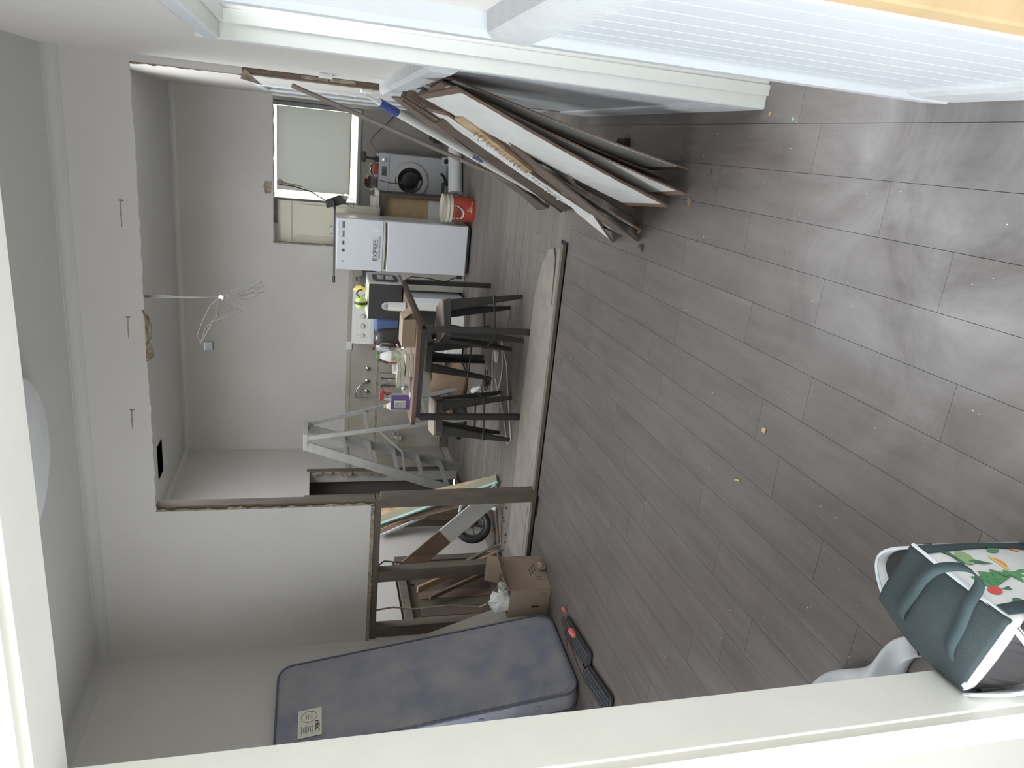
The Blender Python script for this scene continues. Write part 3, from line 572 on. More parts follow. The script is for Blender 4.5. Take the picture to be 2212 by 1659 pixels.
# ------------------------------------------------------------------ stack of boards against the right wall
def board(b0, t0, wv, th, label, flip=False, white=True, m_=RAW, grp='pulled down boards', name='wall_board', cat='board', endcut=0.0):
    b0, t0, wv = V(b0), V(t0), V(wv); L = t0-b0; lu = L.normalized(); wv = wv - lu*wv.dot(lu)*.9; wu = wv.normalized(); W_ = wv.length; n_ = lu.cross(wu).normalized()
    if n_.x > 0: n_ = -n_
    b0 = b0 + V((0, 0, .003)) + n_*0
    lift = min(0, (b0+wv).z, (b0-n_*th).z, (b0+wv-n_*th).z)
    b0 = b0 - V((0, 0, lift)); Ln = (t0-b0).length
    t = thing(name, label, cat, b0, grp)
    N = 14; vs = []
    for i in range(N+1):
        s = i/N; j0 = random.uniform(-.003, .003); j1 = random.uniform(-.004, .004); bow = n_*math.sin(s*math.pi)*.008
        a = b0+lu*Ln*s+bow+wu*j0; c = a+wu*(W_+j1)
        vs += [a, c, c-n_*th, a-n_*th]
    fs = [(0, 1, 2, 3), tuple(4*N+k for k in (3, 2, 1, 0))]+[(4*i+k, 4*i+4+k, 4*i+4+(k+1) % 4, 4*i+(k+1) % 4) for i in range(N) for k in range(4)]
    b = MB(); b.add(vs, fs); b.build('board_core', m_, t)
    if white:
        M = 60; e0 = []; e1_ = []
        for i in range(M+1):
            s = .045+(.93)*i/M; bow = n_*(math.sin(s*math.pi)*.008+.0012)
            e0.append(b0+lu*Ln*s+wu*(.004+random.random()*.006)+bow); e1_.append(b0+lu*Ln*s+wu*(W_-.006-random.random()*.008)+bow)
        if white == 'half': e1_ = [a+(c-a)*.5 for a, c in zip(e0, e1_)]
        b = MB(); K = M+1; b.add(e0+e1_+[p-n_*.0015 for p in e0]+[p-n_*.0015 for p in e1_], [(i, i+1, K+i+1, K+i) for i in range(M)]+[(2*K+i, i, i+1, 2*K+i+1)[::-1] for i in range(M)]+[(3*K+i, K+i, K+i+1, 3*K+i+1) for i in range(M)]+[(0, K, 3*K, 2*K), (M, K+M, 3*K+M, 2*K+M)])
        o = b.build('paint_skin', PAINT, t); o['label'] = 'flaking white paint on the face'
    return t
board((-.019, 3.228, 0), (.238, 3.06, 1.19), (-.030, .315, 0), .006, 'white faced wall board nearest the dado, its foot farthest out on the floor')
board((-.131, 3.205, 0), (.225, 3.12, 1.20), (-.035, .25, 0), .006, 'second white faced wall board from the dado, with a chipped painted edge')
board((-.204, 3.359, 0), (.185, 2.83, 1.195), (-.060, .30, 0), .010, 'broad white board with torn brown ends in the middle of the leaning stack')
board((-.358, 3.623, 0), (.165, 3.25, 1.19), (.0, .255, 0), .009, 'narrow white board between the broad white board and the brown one')
board((-.416, 3.662, 0), (.140, 3.12, 1.10), (-.007, .19, 0), .010, 'brown backed board with paint crumbs along its upper edge', white=False, m_=DRAW)
board((-.41, 3.85, 0), (.12, 3.42, 1.14), (-.01, .20, 0), .008, 'greyish white board peeping out below the brown backed board')
board((-.470, 4.00, 0), (-.038, 3.30, .60), (.02, .42, 0), .009, 'short white offcut crossing behind the brown backed board')
board((-.355, 4.78, 0), (.095, 3.56, 1.10), (-.045, .10, 0), .010, 'long dark brown board with a thin white edge, toward the kitchen', white=False, m_=DRAW)
board((-.409, 5.321, 0), (.21, 4.58, 1.19), (-.03, .16, 0), .010, 'farthest dark board of the stack, its foot in the kitchen', white=False, m_=DRAW)
board((-.08, 3.40, 0), (.232, 3.30, 1.16), (0, .24, 0), .008, 'brown board showing between the two white ones nearest the dado', white=False)
board((-.33, 4.60, 0), (.19, 4.05, 1.19), (-.02, .18, 0), .010, 'dark board behind the white plastic tube', white=False, m_=DRAW)
LN = [((-.25, 3.9), (.205, 3.62, 1.22)), ((-.30, 4.6), (.21, 3.95, 1.24)), ((-.31, 4.65), (.215, 4.1, 1.25)), ((-.34, 4.5), (.22, 4.2, 1.24)), ((-.27, 3.75), (.20, 3.45, 1.20)), ((-.36, 4.85), (.20, 4.35, 1.22)), ((-.38, 4.95), (.19, 4.20, 1.18)), ((-.33, 4.4), (.185, 3.9, 1.17))]
for i, (a, c) in enumerate(LN):
    b = MB(); b.bar((a[0], a[1], .012), c, .045, .016, up=(0, 1, .2)); o = b.build('timber_lath', PINE if i in (3,) else (RAW if i % 2 else DRAW), bevel=.002)
    tag(o, ['dark lath wedged highest behind the broad white board', 'brown lath just behind the foremost ones at the top of the stack', 'dark lath whose tip touches the dado rail end', 'pine lath next to the blue sleeve of the tube', 'dark lath nearest the camera in the leaning stack', 'brown lath reaching farthest toward the kitchen', 'dark lath under the white plastic tube', 'brown lath beside the grey white board tip'][i], 'lath', 'laths in the board stack')
b = MB(); b.bar((-.10, 3.49, .70), (.10, 3.14, 1.12), .045, .02, up=(1, .3, 0)); t = thing('timber_offcut', 'splintered pine offcut with white paint crumbs lying on the broad board', 'offcut', (-.28, 3.8, .3)); b.build('offcut_core', PINE, t, bevel=.002)
b = MB()
for k in range(26):
    s = .15+.75*k/26; p = V((-.28, 3.80, .30)).lerp(V((.10, 3.14, 1.12)), s)+V((-.022, -.008, .012)); b.add(*crumple(p, random.uniform(.006, .012), 3, k))
o = b.build('paint_crumbs', PAINT, t); o['kind'] = 'stuff'
# tube and stick leaning over the stack
ta, tb = V((-.335, 5.29, .02)), V((.175, 4.20, 1.405)); td = (tb-ta).normalized()
t = thing('plastic_tube', 'long white plastic tube with a blue sleeve leaning across the boards', 'tube', ta)
MB().tube([ta, tb-td*.20], .021, 14).build('tube_body', WHITEP, t, smooth=True)
MB().tube([tb-td*.20, tb-td*.06], .0235, 14).build('sleeve', BLUE, t, smooth=True)
MB().tube([tb-td*.06, tb-td*.03, tb+td*.03], [.02, .011, .008], 12).build('tip', WHITEP, t, smooth=True)
cdir = (V((0, 0, H))-ta.lerp(tb, .5)).normalized(); upv = td.cross(cdir).normalized(); nf = (cdir-td*cdir.dot(td)).normalized()
text('Selleys', 'print', BLUE, t, ta.lerp(tb, .49)+nf*.0222, -td, nf.cross(-td), .040)
sa, sb = V((-.335, 5.21, .012)), V((.225, 4.93, 1.83))
t = thing('timber_stick', 'thin pale square timber stick leaning beside the kitchen opening', 'stick', sa)
MB().bar(sa, sb, .022, .022).build('stick', UNDER, t, bevel=.001)
b = MB(); b.bar((-.42, 5.42, .012), (.05, 4.9, .75), .10, .012, up=(1, .3, 0)); o = b.build('wall_board', DRAW); tag(o, 'dark brown offcut lying lowest behind the leaning stick', 'board', None)
b = MB()
for k in range(14): b.add(*crumple((random.uniform(-.45, .1), random.uniform(3.6, 4.4), .015), random.uniform(.01, .03), 4, 50+k, .4))
o = b.build('board_debris', RAW); tag(o, 'brown splinters and crumbs on the floor under the boards', 'debris', kind='stuff')
for x, y_, z_ in ((-.02, 3.80, 'nearer'), (.06, 4.02, 'farther')):
    b = MB().box(x-.05, x+.05, y_-.05, y_+.05, 0, .035).box(x-.04, x+.03, y_-.03, y_+.06, .036, .07); o = b.build('timber_block', DRAW, bevel=.003); tag(o, z_+' small dark timber block in the shade under the boards', 'block', 'blocks under the boards')

# ------------------------------------------------------------------ bar table and stools
TR = math.radians(-3.2)
tb_ = thing('bar_table', 'tall kitchen bar table with brown top and black steel frame', 'table', (-1.73, 6.2, 0), rz=TR)
TM = Matrix.Translation((-1.73, 6.2, 0)) @ Matrix.Rotation(TR, 4, 'Z')
def lb(mb, TMx, nm, m_, par, **k):
    mb.v = [tuple(TMx @ V(q)) for q in mb.v]; return mb.build(nm, m_, par, **k)
lb(MB().prism([(x, y_, .885) for x, y_ in rrect(0, 0, .425, .80, .03, 4)], (0, 0, .032)), TM, 'table_top', TTOP, tb_)
lb(MB().prism([(x, y_, .883) for x, y_ in rrect(0, 0, .428, .803, .03, 4)], (0, 0, .030)), TM, 'edge_band', TEDGE, tb_)
for sx in (-1, 1):
    for sy in (-1, 1): lb(MB().box(sx*.375-.022, sx*.375+.022, sy*.735-.022, sy*.735+.022, 0, .84), TM, 'leg', STEEL, tb_, bevel=.003)
for sy in (-1, 1): lb(MB().box(-.375, .375, sy*.735-.02, sy*.735+.02, .84, .883), TM, 'rail', STEEL, tb_, bevel=.002)
for sx in (-1, 1): lb(MB().box(sx*.375-.02, sx*.375+.02, -.715, .715, .84, .883), TM, 'rail', STEEL, tb_, bevel=.002)
def make_stool():
    t = thing('bar_stool', '', '', (0, 0, 0))
    b = MB(); b.prism([(x, y_, .655) for x, y_ in rrect(0, 0, .155, .155, .03, 4)], (0, 0, .018)); b.build('seat', WSEAT, t, bevel=.003)
    b = MB(); n_ = 4*5
    top = rrect(0, 0, .15, .15, .03, 4); low = rrect(0, 0, .165, .165, .03, 4); K = len(top)
    b.add([(x, y_, .655) for x, y_ in top]+[(x, y_, .60) for x, y_ in low], [(k, (k+1) % K, K+(k+1) % K, K+k) for k in range(K)]+[tuple(range(K))]); b.build('seat_pan', STEEL, t, solid=.003)
    for sx in (-1, 1):
        for sy in (-1, 1):
            b = MB(); p0 = V((sx*.150, sy*.150, .62)); p1 = V((sx*.205, sy*.205, 0)); pm = p0.lerp(p1, .62)
            def L_(c, w_): return [c+V((sx*0, -sy*w_, 0)), c, c+V((-sx*w_, 0, 0))]
            r_ = [L_(p0, .085), L_(pm, .045), L_(p1, .022)]; th = V((-sx*.012, -sy*.012, 0))
            vs = [q for rr in r_ for q in rr]+[q+th for rr in r_ for q in rr]
            fs = []
            for i in range(2):
                for k in range(2):
                    a = 3*i+k; fs += [(a, a+1, a+4, a+3), (9+a, 9+a+3, 9+a+4, 9+a+1)]
                fs += [(3*i, 3*i+3, 12+3*i, 9+3*i), (3*i+2, 11+3*i, 14+3*i, 3*i+5)]
            fs += [(0, 9, 10, 1), (1, 10, 11, 2), (6, 7, 16, 15), (7, 8, 17, 16)]
            b.add(vs, fs); b.build('leg', STEEL, t)
    for a, c in (((-.18, -.18), (.18, -.18)), ((.18, -.18), (.18, .18)), ((.18, .18), (-.18, .18)), ((-.18, .18), (-.18, -.18))):
        b = MB(); b.tube([(a[0], a[1], .24), ((a[0]*.8+c[0]*.2), (a[1]*.8+c[1]*.2), .24), ((a[0]*.2+c[0]*.8), (a[1]*.2+c[1]*.8), .24), (c[0], c[1], .24)], [.014, .008, .008, .014], 8); b.build('foot_rail', STEEL, t, smooth=True)
    for a in ((1, 1), (-1, -1)):
        MB().bar((a[0]*.19, a[1]*.10, .24), (a[0]*.165, a[1]*.165, .36), .006, .012).build('brace', GMET, t)
    return t
WSEAT = mat('pale timber seat', rgb(176, 160, 146), 0.5, c2=rgb(150, 134, 120), scale=5, stretch=(1, 6, 1), amt=.5)
st0 = make_stool()
def copy_tree(o, parent=None):
    c = o.copy(); COL.objects.link(c)
    if parent is not None: c.parent = parent
    for ch in list(o.children): copy_tree(ch, c)
    return c
ST = [((-2.30, 5.91, 0), 13, 'steel bar stool with pale timber seat at the left corner of the table'),
      ((-1.43, 5.85, 0), 27, 'steel bar stool turned askew under the right corner of the table'),
      ((-1.93, 6.66, 0), -8, 'steel bar stool under the middle of the table, behind the other two')]
for i, (p, a, l_) in enumerate(ST):
    s_ = st0 if i == 0 else copy_tree(st0)
    s_.location = p; s_.rotation_euler = (0, 0, math.radians(a)); tag(s_, l_, 'stool', 'bar stools around the table')

# ------------------------------------------------------------------ things on the table
TZ = .9175
mw = thing('microwave', 'black microwave with steel front standing sideways on the table', 'microwave', (-1.40, 6.62, TZ))
x0, x1, y0, y1 = -1.56, -1.245, 6.36, 6.84
MB().box(x0, x1, y0, y1, TZ+.012, TZ+.30).build('case', BLACK, mw, bevel=.004)
MB().box(x1, x1+.018, y0, y1, TZ+.012, TZ+.30).build('front_door', ALU, mw, bevel=.003)
MB().prism([(x1+.019, yy, TZ+zz) for yy, zz in ((y0+.04, .07), (y0+.08, .04), (y0+.30, .04), (y0+.34, .07), (y0+.34, .23), (y0+.30, .26), (y0+.08, .26), (y0+.04, .23))], (.006, 0, 0)).build('window_surround', BLACK, mw)
MB().box(x1+.025, x1+.028, y0+.09, y0+.29, TZ+.08, TZ+.22).build('window', DKGL, mw)
MB().box(x0, x1, y0, y0+.4, TZ+.30, TZ+.304).build('top_sheet', CREAM, mw)
for xx in (x0+.03, x1-.03):
    for yy in (y0+.04, y1-.04): MB().tube([(xx, yy, TZ), (xx, yy, TZ+.013)], .012, 8).build('foot', BLACK, mw)
b = MB(); b.tube([(x1-.02, y0+.02, TZ+.03), (x1+.04, y0-.01, TZ+.01), (x1+.085, y0-.02, TZ-.06), (x1+.07, y0+.02, TZ-.22), (x1+.03, y0+.10, TZ-.38), (x1+.06, y0+.2, TZ-.50)], .005, 6); b.tube([(x1+.06, y0+.2, TZ-.50), (x1+.06, y0+.2, TZ-.55)], .014, 8)
o = b.build('power_cord', BLACK, mw, smooth=True)
em = thing('ear_muffs', 'lime ear muffs lying on top of the microwave', 'ear muffs', (-1.40, 6.42, TZ+.31))
MB().lathe([(.005, -.05), (.036, -.045), (.052, -.02), (.052, -.010)], (-1.43, 6.42, TZ+.363), 16, ax=V((1, 0, 0))).build('ear_cup', LIME, em, smooth=True)
MB().lathe([(.057, -.011), (.057, .011)], (-1.43, 6.42, TZ+.363), 16, ax=V((1, 0, 0))).build('cushion', BLACK, em, smooth=True)
MB().lathe([(.052, .010), (.052, .02), (.036, .045), (.005, .05)], (-1.43, 6.42, TZ+.363), 16, ax=V((1, 0, 0))).build('ear_cup', LIME, em, smooth=True)
MB().tube([(-1.385, 6.42, TZ+.37), (-1.36, 6.45, TZ+.40), (-1.34, 6.5, TZ+.385), (-1.335, 6.53, TZ+.35)], .007, 8).build('headband', BLACK, em, smooth=True)
b = MB(); b.add(*crumple((-1.345, 6.62, TZ+.37), .035, 5, 4, 1.4)); b.tube([(-1.345, 6.62, TZ+.305), (-1.345, 6.62, TZ+.36)], .012, 8); o = b.build('yellow_packet', YEL); tag(o, 'crumpled shiny yellow packet behind the ear muffs', 'packet')
MB_ = MB().lathe([(.03, 0), (.032, .005), (.032, .06), (.02, .07), (.018, .095)], (-1.28, 6.74, TZ+.304), 16); o = MB_.build('grey_jar', GMET, smooth=True); tag(o, 'small grey jar on the far end of the microwave', 'jar')
def bottle(c, r, h, name, label, body, cap, caph=.03, neck=.35, grp=None, fill=None):
    t = thing(name, label, 'bottle', c, grp); c = V(c)
    MB().lathe([(r*.92, 0), (r, .006), (r, h*.72), (r*.9, h*.78), (r*neck, h*.93), (r*neck, h-caph)], c, 20).build('body', body, t, smooth=True)
    MB().lathe([(r*neck*1.15, h-caph), (r*neck*1.15, h)], c, 16).build('cap', cap, t, smooth=True)
    return t
bt = bottle((-1.375, 6.08, TZ), .036, .235, 'water_bottle', 'clear plastic bottle with black cap in front of the microwave', CLRP, BLACK)
MB().lathe([(.0362, .015), (.0362, .155)], (-1.375, 6.08, TZ), 20).build('label_band', WHITEP, bt, smooth=True)
cx = thing('carton_tray', 'flat brown cardboard carton on the near right edge of the table', 'carton', (-1.43, 5.56, TZ))
MB().box(-1.55, -1.33, 5.44, 5.66, TZ+.001, TZ+.105).build('carton_body', CARD, cx, bevel=.002)
b = MB(); b.prism([(-1.33, 5.44, TZ+.105), (-1.33, 5.66, TZ+.105), (-1.285, 5.64, TZ+.045), (-1.28, 5.55, TZ+.02), (-1.285, 5.46, TZ+.045)], (.002, 0, .002)); b.build('flap', CARD, cx)
b = MB(); b.box(-1.74, -1.60, 6.55, 6.80, TZ+.001, TZ+.215); o = b.build('blue_tub', BLUEB, bevel=.015); tag(o, 'blue plastic tub between the kettle and the microwave', 'tub')
kt = thing('kettle', 'black and chrome electric kettle on the table', 'kettle', (-1.70, 6.27, TZ))
MB().lathe([(.085, 0), (.088, .01), (.088, .02)], (-1.70, 6.27, TZ), 24).build('base', BLACK, kt, smooth=True)
MB().lathe([(.088, .02), (.09, .05), (.08, .17), (.070, .215), (.054, .23), (.01, .236)], (-1.70, 6.27, TZ), 24).build('body', BLACK, kt, smooth=True)
MB().lathe([(.045, .23), (.03, .243), (.006, .247)], (-1.70, 6.27, TZ), 20).build('lid', CHR, kt, smooth=True)
b = MB(); b.tube([(-1.745, 6.19, TZ+.20), (-1.76, 6.165, TZ+.195), (-1.765, 6.155, TZ+.15), (-1.765, 6.155, TZ+.07), (-1.75, 6.175, TZ+.045), (-1.735, 6.20, TZ+.06), (-1.735, 6.20, TZ+.17)], .009, 8, closed=True); b.build('handle', CHR, kt, smooth=True)
ml = thing('milk_bottle', 'white milk bottle with green cap beside the kettle', 'bottle', (-1.80, 6.02, TZ))
MB().lathe([(.045, 0), (.048, .01), (.048, .13), (.035, .18), (.018, .215), (.018, .222)], (-1.80, 6.02, TZ), 16).build('body', WHITEP, ml, smooth=True)
MB().lathe([(.021, .218), (.021, .24)], (-1.80, 6.02, TZ), 14).build('cap', GRN, ml, smooth=True)
MB().lathe([(.0485, .04), (.0485, .12)], (-1.80, 6.02, TZ), 16).build('label_band', mat('pale green print', rgb(196, 208, 176), .6, c2=rgb(130, 150, 96), scale=25, amt=.3), ml, smooth=True)
bottle((-1.79, 6.30, TZ+.0), .022, .245, 'sauce_bottle', 'slim bottle with orange cap behind the milk', WHITEP, ORANGE)
bottle((-1.83, 6.35, TZ), .03, .25, 'glass_bottle', 'clear bottle with black cap standing behind the kettle', CLRP, BLACK)
sq = bottle((-1.905, 6.25, TZ), .028, .20, 'orange_bottle', 'dark bottle with orange label behind the white mug', BLACK, BLACK)
MB().lathe([(.0285, .05), (.0285, .12)], (-1.905, 6.25, TZ), 16).build('label_band', ORANGE, sq, smooth=True)
mg = thing('mug', 'white mug on the table behind the paperbacks', 'mug', (-1.94, 6.10, TZ))
MB().lathe([(.034, 0), (.038, .01), (.04, .09), (.036, .09), (.034, .012), (.002, .012)], (-1.94, 6.10, TZ), 20).build('cup', WHITEP, mg, smooth=True)
MB().tube([(-1.955, 6.062, TZ+.075), (-1.965, 6.035, TZ+.06), (-1.962, 6.035, TZ+.03), (-1.952, 6.06, TZ+.018)], .005, 8).build('handle', WHITEP, mg, smooth=True)
cf = thing('coffee_plunger', 'tall chrome coffee pot with black handle on the table', 'coffee pot', (-2.08, 6.15, TZ))
MB().lathe([(.047, 0), (.048, .01), (.048, .055)], (-2.08, 6.15, TZ), 24).build('base', CHR, cf, smooth=True)
MB().lathe([(.045, .058), (.045, .16), (.05, .185), (.046, .187)], (-2.08, 6.15, TZ), 24).build('body', CHR, cf, smooth=True)
MB().tube([(-2.125, 6.12, TZ+.17), (-2.16, 6.10, TZ+.165), (-2.17, 6.09, TZ+.13), (-2.165, 6.09, TZ+.09)], .010, 8).build('handle', BLACK, cf, smooth=True)
MB().tube([(-2.08, 6.15, TZ+.187), (-2.03, 6.14, TZ+.235)], .003, 6).build('spoon_handle', CHR, cf)
# paperbacks
for k, (dx, dy, dz, rz, l_) in enumerate(((-1.72, 5.52, 0, 12, 'bottom paperback lying flat on the table edge'), (-1.73, 5.55, .030, 8, 'second paperback of the pile, lying flat'), (-1.80, 5.56, .060, -14, 'third paperback of the pile, leaning left'), (-1.82, 5.58, .088, -18, 'top paperback of the tumbled pile'))):
    t = thing('paperback', l_+(' beside the carton' if k == 0 else ''), 'book', (dx, dy, TZ+dz), 'paperbacks piled on the table')
    Mx = Matrix.Translation((dx, dy, TZ+dz+.001)) @ Matrix.Rotation(math.radians(rz), 4, 'Z') @ Matrix.Rotation(math.radians(0 if k < 2 else (-3)), 4, 'X')
    lb(MB().box(-.085, .085, -.062, .062, .002, .024), Mx, 'pages', BOOK, t); lb(MB().box(-.088, .088, -.065, .065, 0, .002).box(-.088, .088, -.065, .065, .024, .026).box(-.088, -.085, -.065, .065, 0, .026), Mx, 'cover', PANELW, t)
b = MB(); b.add(*crumple((-1.60, 5.66, TZ+.045), .042, 6, 31, .8)); o = b.build('plastic_bag', CLRP); tag(o, 'crumpled clear plastic bag between carton and milk', 'bag')
pc = thing('purple_carton', 'purple and white carton on the near left corner of the table', 'carton', (-2.06, 5.58, TZ))
MB().box(-2.115, -2.005, 5.56, 5.61, TZ+.001, TZ+.15).build('carton_body', PURP, pc, bevel=.002)
MB().box(-2.10, -2.035, 5.5585, 5.56, TZ+.035, TZ+.125).build('info_panel', PAPER, pc)
b = MB()
for k in range(9): b.box(-2.097, -2.04-.006*(k % 3), 5.557, 5.5585, TZ+.043+k*.0088, TZ+.046+k*.0088)
b.build('small_print', GREYINK, pc)
sb_ = thing('spray_bottle', 'spray bottle with red trigger behind the purple carton', 'bottle', (-2.055, 5.68, TZ))
MB().lathe([(.036, 0), (.038, .01), (.038, .13), (.02, .165), (.015, .20)], (-2.055, 5.68, TZ), 18).build('body', CLRP, sb_, smooth=True)
MB().box(-2.075, -2.0, 5.665, 5.695, TZ+.20, TZ+.235).box(-2.005, -1.99, 5.672, 5.688, TZ+.19, TZ+.22).build('spray_head', RED, sb_, bevel=.004)
MB().bar((-2.02, 5.68, TZ+.20), (-2.01, 5.68, TZ+.15), .012, .008).build('trigger', RED, sb_)
yb = bottle((-2.12, 5.66, TZ), .034, .195, 'detergent_bottle', 'white squeeze bottle with yellow cap on the table corner', WHITEP, YEL)
b = MB(); b.add(*crumple((-1.98, 5.75, TZ+.03), .035, 5, 41, .7)); o = b.build('blue_packet', mat('pale blue film', rgb(150, 186, 214), .4)); tag(o, 'pale blue crumpled packet beside the spray bottle', 'packet')
b = MB(); b.lathe([(.03, 0), (.04, .012), (.038, .014), (.027, .003), (.001, .003)], (-1.96, 5.50, TZ), 18); o = b.build('saucer', GLS if False else CLRP, smooth=True); tag(o, 'small clear dish near the purple carton', 'dish')

# ------------------------------------------------------------------ fridge
FX0, FX1, FY0, FY1, FH = -1.425, -.875, 7.98, 8.46, 1.462
fg = thing('fridge', 'white two-door fridge with stickers on its freezer door', 'fridge', (-1.15, 8.2, 0))
MB().box(FX0, FX1, FY0+.05, FY1, .03, FH).build('cabinet', WHITE, fg, bevel=.006)
MB().box(FX0+.003, FX1-.003, FY0, FY0+.046, .045, .925).build('fridge_door', WHITE, fg, bevel=.01)
MB().box(FX0+.003, FX1-.003, FY0, FY0+.046, .965, FH-.002).build('freezer_door', WHITE, fg, bevel=.01)
MB().box(FX0+.01, FX1-.01, FY0+.006, FY0+.05, .925, .965).build('door_gap', CREAM, fg)
b = MB(); b.tube([(FX0+.03, FY0+.0, .945), (FX0+.2, FY0-.006, .940), (FX1-.2, FY0-.006, .938), (FX1-.02, FY0, .945)], .006, 6); b.build('handle_trim', GMET, fg, smooth=True)
for xx in (FX0+.05, FX1-.05): MB().tube([(xx, FY0+.08, 0), (xx, FY0+.08, .035)], .02, 8).build('foot', BLACK, fg)
MB().box(FX0+.02, FX1-.02, FY0+.02, FY0+.05, .02, .045).build('kick_plate', GMET, fg)
text('EXPRES', 'sticker_lettering', GREYINK, fg, (-1.195, FY0-.001, 1.045), (1, 0, 0), (0, 0, 1), .072)
text('S', 'sticker_lettering', mat('white lettering', rgb(240, 240, 240), .2), fg, (-.985, FY0-.001, 1.045), (1, 0, 0), (0, 0, 1), .072)  # last letter set in white, the others in grey
text('COACH BUILDERS', 'sticker_lettering', GREYINK, fg, (-1.165, FY0-.001, 1.003), (1, 0, 0), (0, 0, 1), .030)
for xx, ww, hh in ((-.945, .07, .028), (-1.04, .07, .02), (-1.135, .04, .02), (-1.215, .03, .03), (-1.33, .012, .012)):
    MB().box(xx-ww/2, xx+ww/2, FY0-.002, FY0, 1.385-hh/2, 1.385+hh/2).build('magnet', GREYINK if ww > .05 else GMET, fg)
for xx in (-.945, -1.04):
    b = MB(); b.tube([(xx+.04*math.cos(a*.314), FY0-.0015, 1.405+.03*math.sin(a*.314)) for a in range(11)], .001, 4); b.build('sticker_arc', GREYINK, fg)
# things on the fridge
ld = thing('spirit_level', 'long slim metal pole lying along the top of the fridge', 'pole', (-1.2, 8.05, FH))
MB().tube([(-1.53, 8.0, FH+.012), (-.80, 8.04, FH+.018)], .009, 8).build('pole', GMET, ld, smooth=True)
MB().tube([(-1.57, 7.998, FH+.012), (-1.50, 8.002, FH+.012)], .014, 8).build('end_cap', BLACK, ld, smooth=True)
MB().tube([(-.80, 8.04, FH+.018), (-.73, 8.044, FH+.03), (-.70, 8.05, FH+.05)], [.012, .016, .01], 8).build('handle', BLACK, ld, smooth=True)
tl = thing('work_lamp', 'black work lamp hooked over the fridge corner with a stiff cable', 'lamp', (-.72, 8.1, 1.48))
MB().prism([(-.80, 8.08, 1.56), (-.72, 8.08, 1.58), (-.66, 8.08, 1.44), (-.66, 8.08, 1.34), (-.74, 8.08, 1.37)], (0, .05, 0)).build('lamp_body', BLACK, tl, bevel=.008)
MB().lathe([(.03, 0), (.035, .012), (.03, .02)], (-.66, 8.07, 1.37), 14, ax=V((0, -1, 0))).build('lens', CLRP, tl, smooth=True)
MB().tube([(-.73, 8.1, 1.56), (-.65, 8.15, 1.72), (-.62, 8.3, 1.9), (-.625, 8.49, 2.06)], .006, 6).build('cable', BLACK, tl, smooth=True)
MB().tube([(-.66, 8.08, 1.36), (-.70, 8.07, 1.28), (-.78, 8.06, 1.29), (-.74, 8.06, 1.36)], .004, 6).build('loop', BLACK, tl, smooth=True)
b = MB(); b.lathe([(.002, 0), (.03, .01), (.05, .04), (.04, .06), (.001, .065)], (-1.05, 8.3, FH+.001), 16); o = b.build('plastic_bowl', CLRP, smooth=True); tag(o, 'small upturned clear bowl on the fridge', 'bowl')
b = MB(); b.prism([(-.61, 8.47, 2.05), (-.56, 8.47, 2.06), (-.60, 8.47, 1.98), (-.615, 8.46, 1.85), (-.635, 8.46, 1.78), (-.625, 8.46, 1.9)], (0, .012, 0)); b.add(*crumple((-.60, 8.47, 2.05), .03, 4, 8)); o = b.build('hanging_paper_scrap', PLAST); tag(o, 'torn brown paper scrap hanging at the laundry opening head', 'scrap')

# ------------------------------------------------------------------ washing machine and laundry things
WX0, WX1, WY, WB, WT = -.83, -.228, 9.72, .035, .905
wm = thing('washing_machine', 'white front-loading washing machine under the laundry window', 'washing machine', (-.53, 10.0, 0))
MB().box(WX0, WX1, WY, WY+.58, WB, WT).build('cabinet', WHITE, wm, bevel=.008)
MB().box(WX0, WX0+.165, WY-.004, WY, WT-.12, WT-.02).build('detergent_drawer', WHITE, wm, bevel=.003)
MB().box(WX0+.01, WX1-.01, WY-.003, WY, WT-.135, WT-.131).build('panel_line', GMET, wm)
MB().lathe([(.028, 0), (.03, .004), (.027, .022), (.001, .024)], (-.305, WY, WT-.065), 20, ax=V((0, -1, 0))).build('dial', CHR, wm, smooth=True)
MB().box(-.50, -.385, WY-.005, WY, WT-.10, WT-.04).build('display', DKGL, wm)
DC = V((-.535, WY, .50))
MB().lathe([(.235, 0), (.235, .012), (.22, .03), (.165, .035), (.158, .02)], DC, 40, ax=V((0, -1, 0))).build('door_ring', WHITEP, wm, smooth=True)
MB().lathe([(.160, .022), (.15, .035), (.10, .02), (.06, .004), (.002, .0)], DC, 32, ax=V((0, -1, 0))).build('door_glass', DKGL, wm, smooth=True)
MB().tube([DC+V((.19*math.cos(a), -.037, .19*math.sin(a))) for a in [1.9-.08*k for k in range(8)]], .006, 6).build('door_handle', GMET, wm, smooth=True)
MB().box(-.30, -.235, WY-.005, WY, WB+.02, WB+.12).build('filter_cover', WHITE, wm, bevel=.002)
b = MB(); b.box(-1.0, .2, 9.65, 10.35, 0.0, .034); o = b.build('washer_base', PANELW); tag(o, 'low pale timber platform under the washing machine', 'platform')
dr_ = thing('cordless_drill', 'dark cordless drill standing on the washing machine', 'drill', (-.32, 9.8, WT))
MB().box(-.345, -.275, 9.77, 9.85, WT+.001, WT+.05).build('battery', BLACK, dr_, bevel=.006)
MB().bar((-.31, 9.81, WT+.05), (-.30, 9.81, WT+.16), .032, .04, up=(0, 1, 0)).build('grip', BLACK, dr_, bevel=.006)
MB().tube([(-.36, 9.81, WT+.185), (-.33, 9.81, WT+.185), (-.25, 9.81, WT+.185), (-.23, 9.81, WT+.185)], [.018, .03, .032, .02], 12).build('motor_housing', TIM, dr_, smooth=True)
fb = thing('fruit_bowl', 'clear bowl with red wrapped things on the washing machine', 'bowl', (-.60, 9.85, WT))
